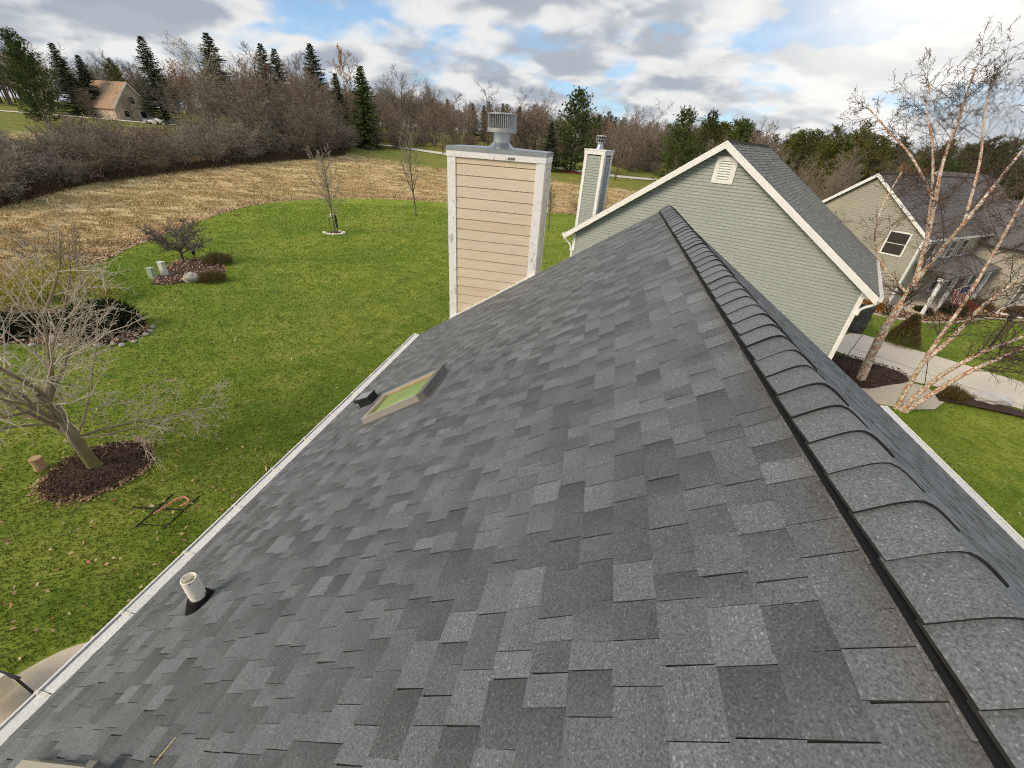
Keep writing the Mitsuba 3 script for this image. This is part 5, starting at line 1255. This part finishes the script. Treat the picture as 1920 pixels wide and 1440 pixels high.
# ------------------------------------------------------------------ far houses, cars, wires
def small_house(key, x, y, yaw, w, L, h, rise, wall, roof, label, wins):
    z = G(x, y)[2]; F = frame(x, y, yaw); mb = MB()
    mb.add([F(-w, 0, z - .5), F(w, 0, z - .5), F(w, 0, z + h), F(0, 0, z + h + rise), F(-w, 0, z + h), F(-w, L, z - .5), F(w, L, z - .5), F(w, L, z + h), F(0, L, z + h + rise), F(-w, L, z + h)],
           [[0, 1, 2], [0, 2, 4], [4, 2, 3], [6, 5, 9], [6, 9, 7], [7, 9, 8], [1, 6, 7], [1, 7, 2], [5, 0, 4], [5, 4, 9]])
    scene[key + '__wall'] = mikit.ply(mb.mesh(), M[wall])
    for sg in (-1, 1):
        R = lambda a, b, hh: F(sg * a, b, z + h + rise - rise / w * a + hh); mb = MB()
        mb.hexa([R(0, -.5, .02), R(w + .5, -.5, .02), R(w + .5, L + .5, .02), R(0, L + .5, .02), R(0, -.5, .25), R(w + .5, -.5, .25), R(w + .5, L + .5, .25), R(0, L + .5, .25)]); put(key + '__roof', mb.mesh(), M[roof])
        mb = MB(); mb.hexa([R(0, -.6, -.25), R(w + .5, -.6, -.25), R(w + .5, -.52, -.25), R(0, -.52, -.25), R(0, -.6, .26), R(w + .5, -.6, .26), R(w + .5, -.52, .26), R(0, -.52, .26)]); put(key + '__rake_board', mb.mesh(), M['trim_white'])
    for (side, a, b, c, d) in wins:
        Fw = F if side == 'f' else (lambda u, v, q: F(w - v, u, q))
        mb = MB(); fbox(Fw, mb, a - .12, b + .12, -.08, -.01, z + c - .12, z + d + .12); k = put(key + '__window', mb.mesh(), M['trim_white']); mb = MB(); fbox(Fw, mb, a, b, -.11, -.082, z + c, z + d); put(k + '__pane', mb.mesh(), M['dark_glass'])
    tag(key, label, 'house')


small_house('tan_house', -141.0, 119.0, -85, 5.6, 13, 3.0, 6.2, 'wall_cream', 'roof_tan', 'cream house with a steep tan roof among the trees at far left', [('f', -3.2, -1.8, .8, 2.3), ('f', 1.4, 3.0, .8, 2.4), ('f', -.8, .8, 4.2, 5.8), ('s', 2, 3.5, .8, 2.2), ('s', 7, 8.5, .8, 2.2)])
small_house('grey_house', -107.0, 134.0, -30, 5.2, 11, 3.6, 4.6, 'wall_grey', 'roof_tan', 'grey gabled house with white trim behind the thicket', [('f', -2.6, -1.2, .9, 2.4), ('f', 1.0, 2.6, .9, 2.4), ('f', -.8, .8, 4.0, 5.6), ('s', 2, 3.4, .9, 2.2), ('s', 6, 7.6, .9, 2.2)])
small_house('long_house', -96.5, 144.0, 60, 4.2, 17, 2.9, 2.4, 'wall_cream', 'wall_grey', 'low long house with a pale roof right of the grey gabled house', [('f', -2, -.6, .9, 2.2), ('s', 2, 4, .9, 2.2), ('s', 7, 9, .9, 2.2), ('s', 12, 14, .3, 2.3)])
small_house('brown_house', 52, 88, 60, 6, 14, 3.0, 5.2, 'siding_beige', 'shingle_plum', 'house with a brown hip of roof behind the plum roof', [('s', 2, 3.5, .8, 2.2), ('s', 8, 9.5, .8, 2.2)])
for rk_ in [k for k in scene if k.startswith('brown_house__roof')]:
    vv = meshkit.WRITTEN[scene[rk_]['filename']]; scene[rk_] = mikit.ply((vv[0], vv[1]), M['shingle_plum'], uv=np.tile([[.8, 0]], (len(vv[0]), 1)))


def car(key, x, y, yaw, body, label):
    z = G(x, y)[2] + .1; F = frame(x, y, yaw); prof = [(-2.2, .35), (-2.25, .7), (-2.1, .95), (-1.0, 1.05), (-.35, 1.45), (.95, 1.47), (1.75, 1.08), (2.2, 1.0), (2.25, .6), (2.2, .35)]
    mb = MB(); n_ = len(prof); half = [.82 if q[1] < 1.1 else .62 for q in prof]
    v = [F(-hw, a, z + b) for (a, b), hw in zip(prof, half)] + [F(hw, a, z + b) for (a, b), hw in zip(prof, half)]
    f = [[q, (q + 1) % n_, n_ + (q + 1) % n_] for q in range(n_)] + [[q, n_ + (q + 1) % n_, n_ + q] for q in range(n_)] + [[0, q + 1, q] for q in range(1, n_ - 1)] + [[n_, n_ + q, n_ + q + 1] for q in range(1, n_ - 1)]
    mb.add(v, f); k = num(key); scene[k + '__body'] = mikit.ply(mb.mesh(), M[body])
    mb = MB(); mb.hexa([F(-.75, -.85, z + 1.08), F(.75, -.85, z + 1.08), F(.75, 1.55, z + 1.1), F(-.75, 1.55, z + 1.1), F(-.64, -.32, z + 1.42), F(.64, -.32, z + 1.42), F(.64, .95, z + 1.43), F(-.64, .95, z + 1.43)]); scene[k + '__window'] = mikit.ply(mb.mesh(), M['dark_glass'])
    for a in (-1.35, 1.4):
        for s in (-1, 1):
            mb = MB(); mb.tube([F(s * .62, a, z + .32), F(s * .86, a, z + .32)], .33, 14); put(k + '__wheel', mb.mesh(), M['tyre'])
    tag(k, label, 'car')


car('parked_car', -129.5, 113.8, 70, 'car_paint', 'white car parked right of the tan house')
car('parked_car', -126.0, 116.5, 60, 'car_dark', 'dark car parked beside the white car near the tan house')
car('parked_car', -84.5, 134.0, 40, 'car_paint', 'silver car parked by the low long house')
for x, y, lab in ((-64.5, 134, 'wooden utility pole behind the full conifer by the road'), (-15.5, 134, 'wooden utility pole behind the large bushy pine')):
    z = G(x, y)[2]; mb = MB(); mb.tube([(x, y, z), (x, y, z + 8.6)], [.15, .11], 8); mb.bar((x, y - 1, z + 8.2), (x, y + 1, z + 8.2), .1, .1); k = put('utility_pole', mb.mesh(), M['bark_brown']); tag(k, lab, 'utility pole')
za, zb = G(-64.5, 134)[2], G(-15.5, 134)[2]
for h_, off, lab in ((8.25, -.9, 'upper thin wire strung across the brown woods'), (7.0, .0, 'lower thin wire strung across the brown woods')):
    t = np.linspace(0, 1, 25); mb = MB(); mb.tube(np.c_[-64.5 + 49 * t, 134 + off + 0 * t, za + (zb - za) * t + h_ - 1.2 * 4 * t * (1 - t)], .022, 4); k = put('utility_wire', mb.mesh(), M['wire']); tag(k, lab, 'wire')


# ------------------------------------------------------------------ grass, leaves, weeds
r = np.random.default_rng(101); LP = Polygon(LAWN).buffer(0)
BEDS = [ring, B1, B2, B3, B4, B5]
def off_beds(q):
    ok = np.ones(len(q), bool)
    for b in BEDS: ok &= ~contains_xy(Polygon(b).buffer(0), q[:, 0], q[:, 1])
    ok &= ~((q[:, 0] > -3.2) & (q[:, 0] < 5.3) & (q[:, 1] < 7.6)); ok &= ~contains_xy(Point(-8.3, .2).buffer(1).buffer(0), q[:, 0], q[:, 1])
    ok &= ~(((q[:, 0] + 8.3) / 1.4) ** 2 + ((q[:, 1] - .2) / 2.45) ** 2 < 1)
    for k in ('driveway', 'pavement', 'path'):
        w = meshkit.WRITTEN[scene[k]['filename']][0]; ok &= ~contains_xy(Polygon(w[:, :2]).buffer(0), q[:, 0], q[:, 1])
    return ok


def polar(n, az, rad): 
    a = np.radians(r.uniform(*az, n)); q = np.exp(r.uniform(np.log(rad[0]), np.log(rad[1]), n)); return np.c_[q * np.sin(a), q * np.cos(a)], q


q, rad = polar(330000, (-82, 64), (6.5, 62)); ok = contains_xy(LP, q[:, 0], q[:, 1]); q, rad = q[ok], rad[ok]; ok = off_beds(q); q, rad = q[ok], rad[ok]; n = len(q)
c = np.c_[q, np.full(n, .028)]
tone = np.clip(meshkit.fbm(np.c_[q * .5, np.zeros(n)], 3, 3) * 1.1 - .1 + r.normal(0, .16, n), 0, 1)
v, f = tri_cloud(c, unit(np.c_[r.normal(.15, .55, n), r.normal(0, .55, n), np.ones(n)]), r.uniform(.04, .085, n) * (1 + rad / 60), .014 + rad * .0011, r)
k = put('grass', (v, f), M['grass_blade'], uv=np.c_[np.repeat(tone, 3), np.zeros(3 * n)]); tag(k, 'short green grass blades of the lawn', 'grass', kind='stuff')
q, rad = polar(300000, (-70, 6), (34, 125)); ok = ~contains_xy(LP.buffer(.3), q[:, 0], q[:, 1]) & (q[:, 1] < 97 + 4 * (meshkit.fbm(np.c_[q * .05, q[:, 0] * 0], 3, 3) - .5)); q, rad = q[ok], rad[ok]
cl = meshkit.fbm(np.c_[q[:, 0] * .5, q[:, 1] * .9, q[:, 0] * 0], 4, 9); ok = cl + r.normal(0, .1, len(q)) > .44; q, rad, cl = q[ok], rad[ok], cl[ok]; n = len(q)
c = np.c_[q, terr(q[:, 0], q[:, 1])]; v, f = tri_cloud(c, unit(np.c_[r.normal(.3, .6, n), r.normal(0, .6, n), np.ones(n)]), r.uniform(.12, .34, n), .02 + rad * .0007, r)
tone = np.clip((meshkit.fbm(np.c_[q * .35, q[:, 0] * 0 + 4], 3, 19) - .25) * 1.5 + r.normal(0, .25, n), 0, 1)
k = put('dry_grass', (v, f), M['dry_blade'], uv=np.c_[np.repeat(tone, 3), np.zeros(3 * n)]); tag(k, 'dry tan meadow grass between lawn and thicket', 'dry grass', kind='stuff')
n = 26000; t = r.random(n) * (len(edge) - 1.001); i = t.astype(int); b = edge[i] * (1 - (t - i))[:, None] + edge[i + 1] * (t - i)[:, None]; q = b + unit(b) * (r.normal(.5, 1.6, n) + 1.5)[:, None]
c = np.c_[q, terr(q[:, 0], q[:, 1])]; v, f = tri_cloud(c, unit(np.c_[r.normal(.2, .4, n), r.normal(0, .4, n), np.ones(n)]), r.uniform(.4, 1.3, n), .07, r)
k = put('weeds', (v, f), M['shrub_brown'], uv=rnd_uv(n, 3, r, .8)); tag(k, 'dark reddish brown weeds along the foot of the thicket', 'weeds', kind='stuff')
q, rad = polar(3900, (-82, 62), (7, 58)); ok = contains_xy(LP, q[:, 0], q[:, 1]); q, rad = q[ok], rad[ok]
den = meshkit.fbm(np.c_[q * .16, q[:, 0] * 0], 3, 29) + np.exp(-np.hypot(q[:, 0] + 13, q[:, 1] - 6) / 9) * .25; ok = (den + r.normal(0, .12, len(q)) > .56) & off_beds(q); q, rad = q[ok], rad[ok]
m, uv = litter(r, np.c_[q, .075 + r.uniform(0, .02, len(q))], len(q), .055, flat=.5); k = put('fallen_leaves', m, M['leaf_litter'], uv=uv); tag(k, 'pale and rusty leaves scattered over the lawn', 'fallen leaves', kind='stuff')
# dry leaf line where the lawn meets the meadow
n = 7000; LE = LAWN[(LAWN[:, 0] < 0) & (LAWN[:, 1] > 8)]; i = r.integers(0, len(LE) - 1, n); t = r.random(n); q = LE[i] * (1 - t)[:, None] + LE[i + 1] * t[:, None]; q = q + unit(q) * (r.gamma(1.6, 1.3, n) - .4)[:, None]
m, uv = litter(r, np.c_[q, .05 + r.uniform(0, .08, n)], n, .10, flat=.5); k = put('leaf_drift', m, M['leaf_litter'], uv=uv * .55 + np.array([.3, 0])); tag(k, 'rusty leaf drift along the edge between lawn and meadow', 'fallen leaves', kind='stuff')
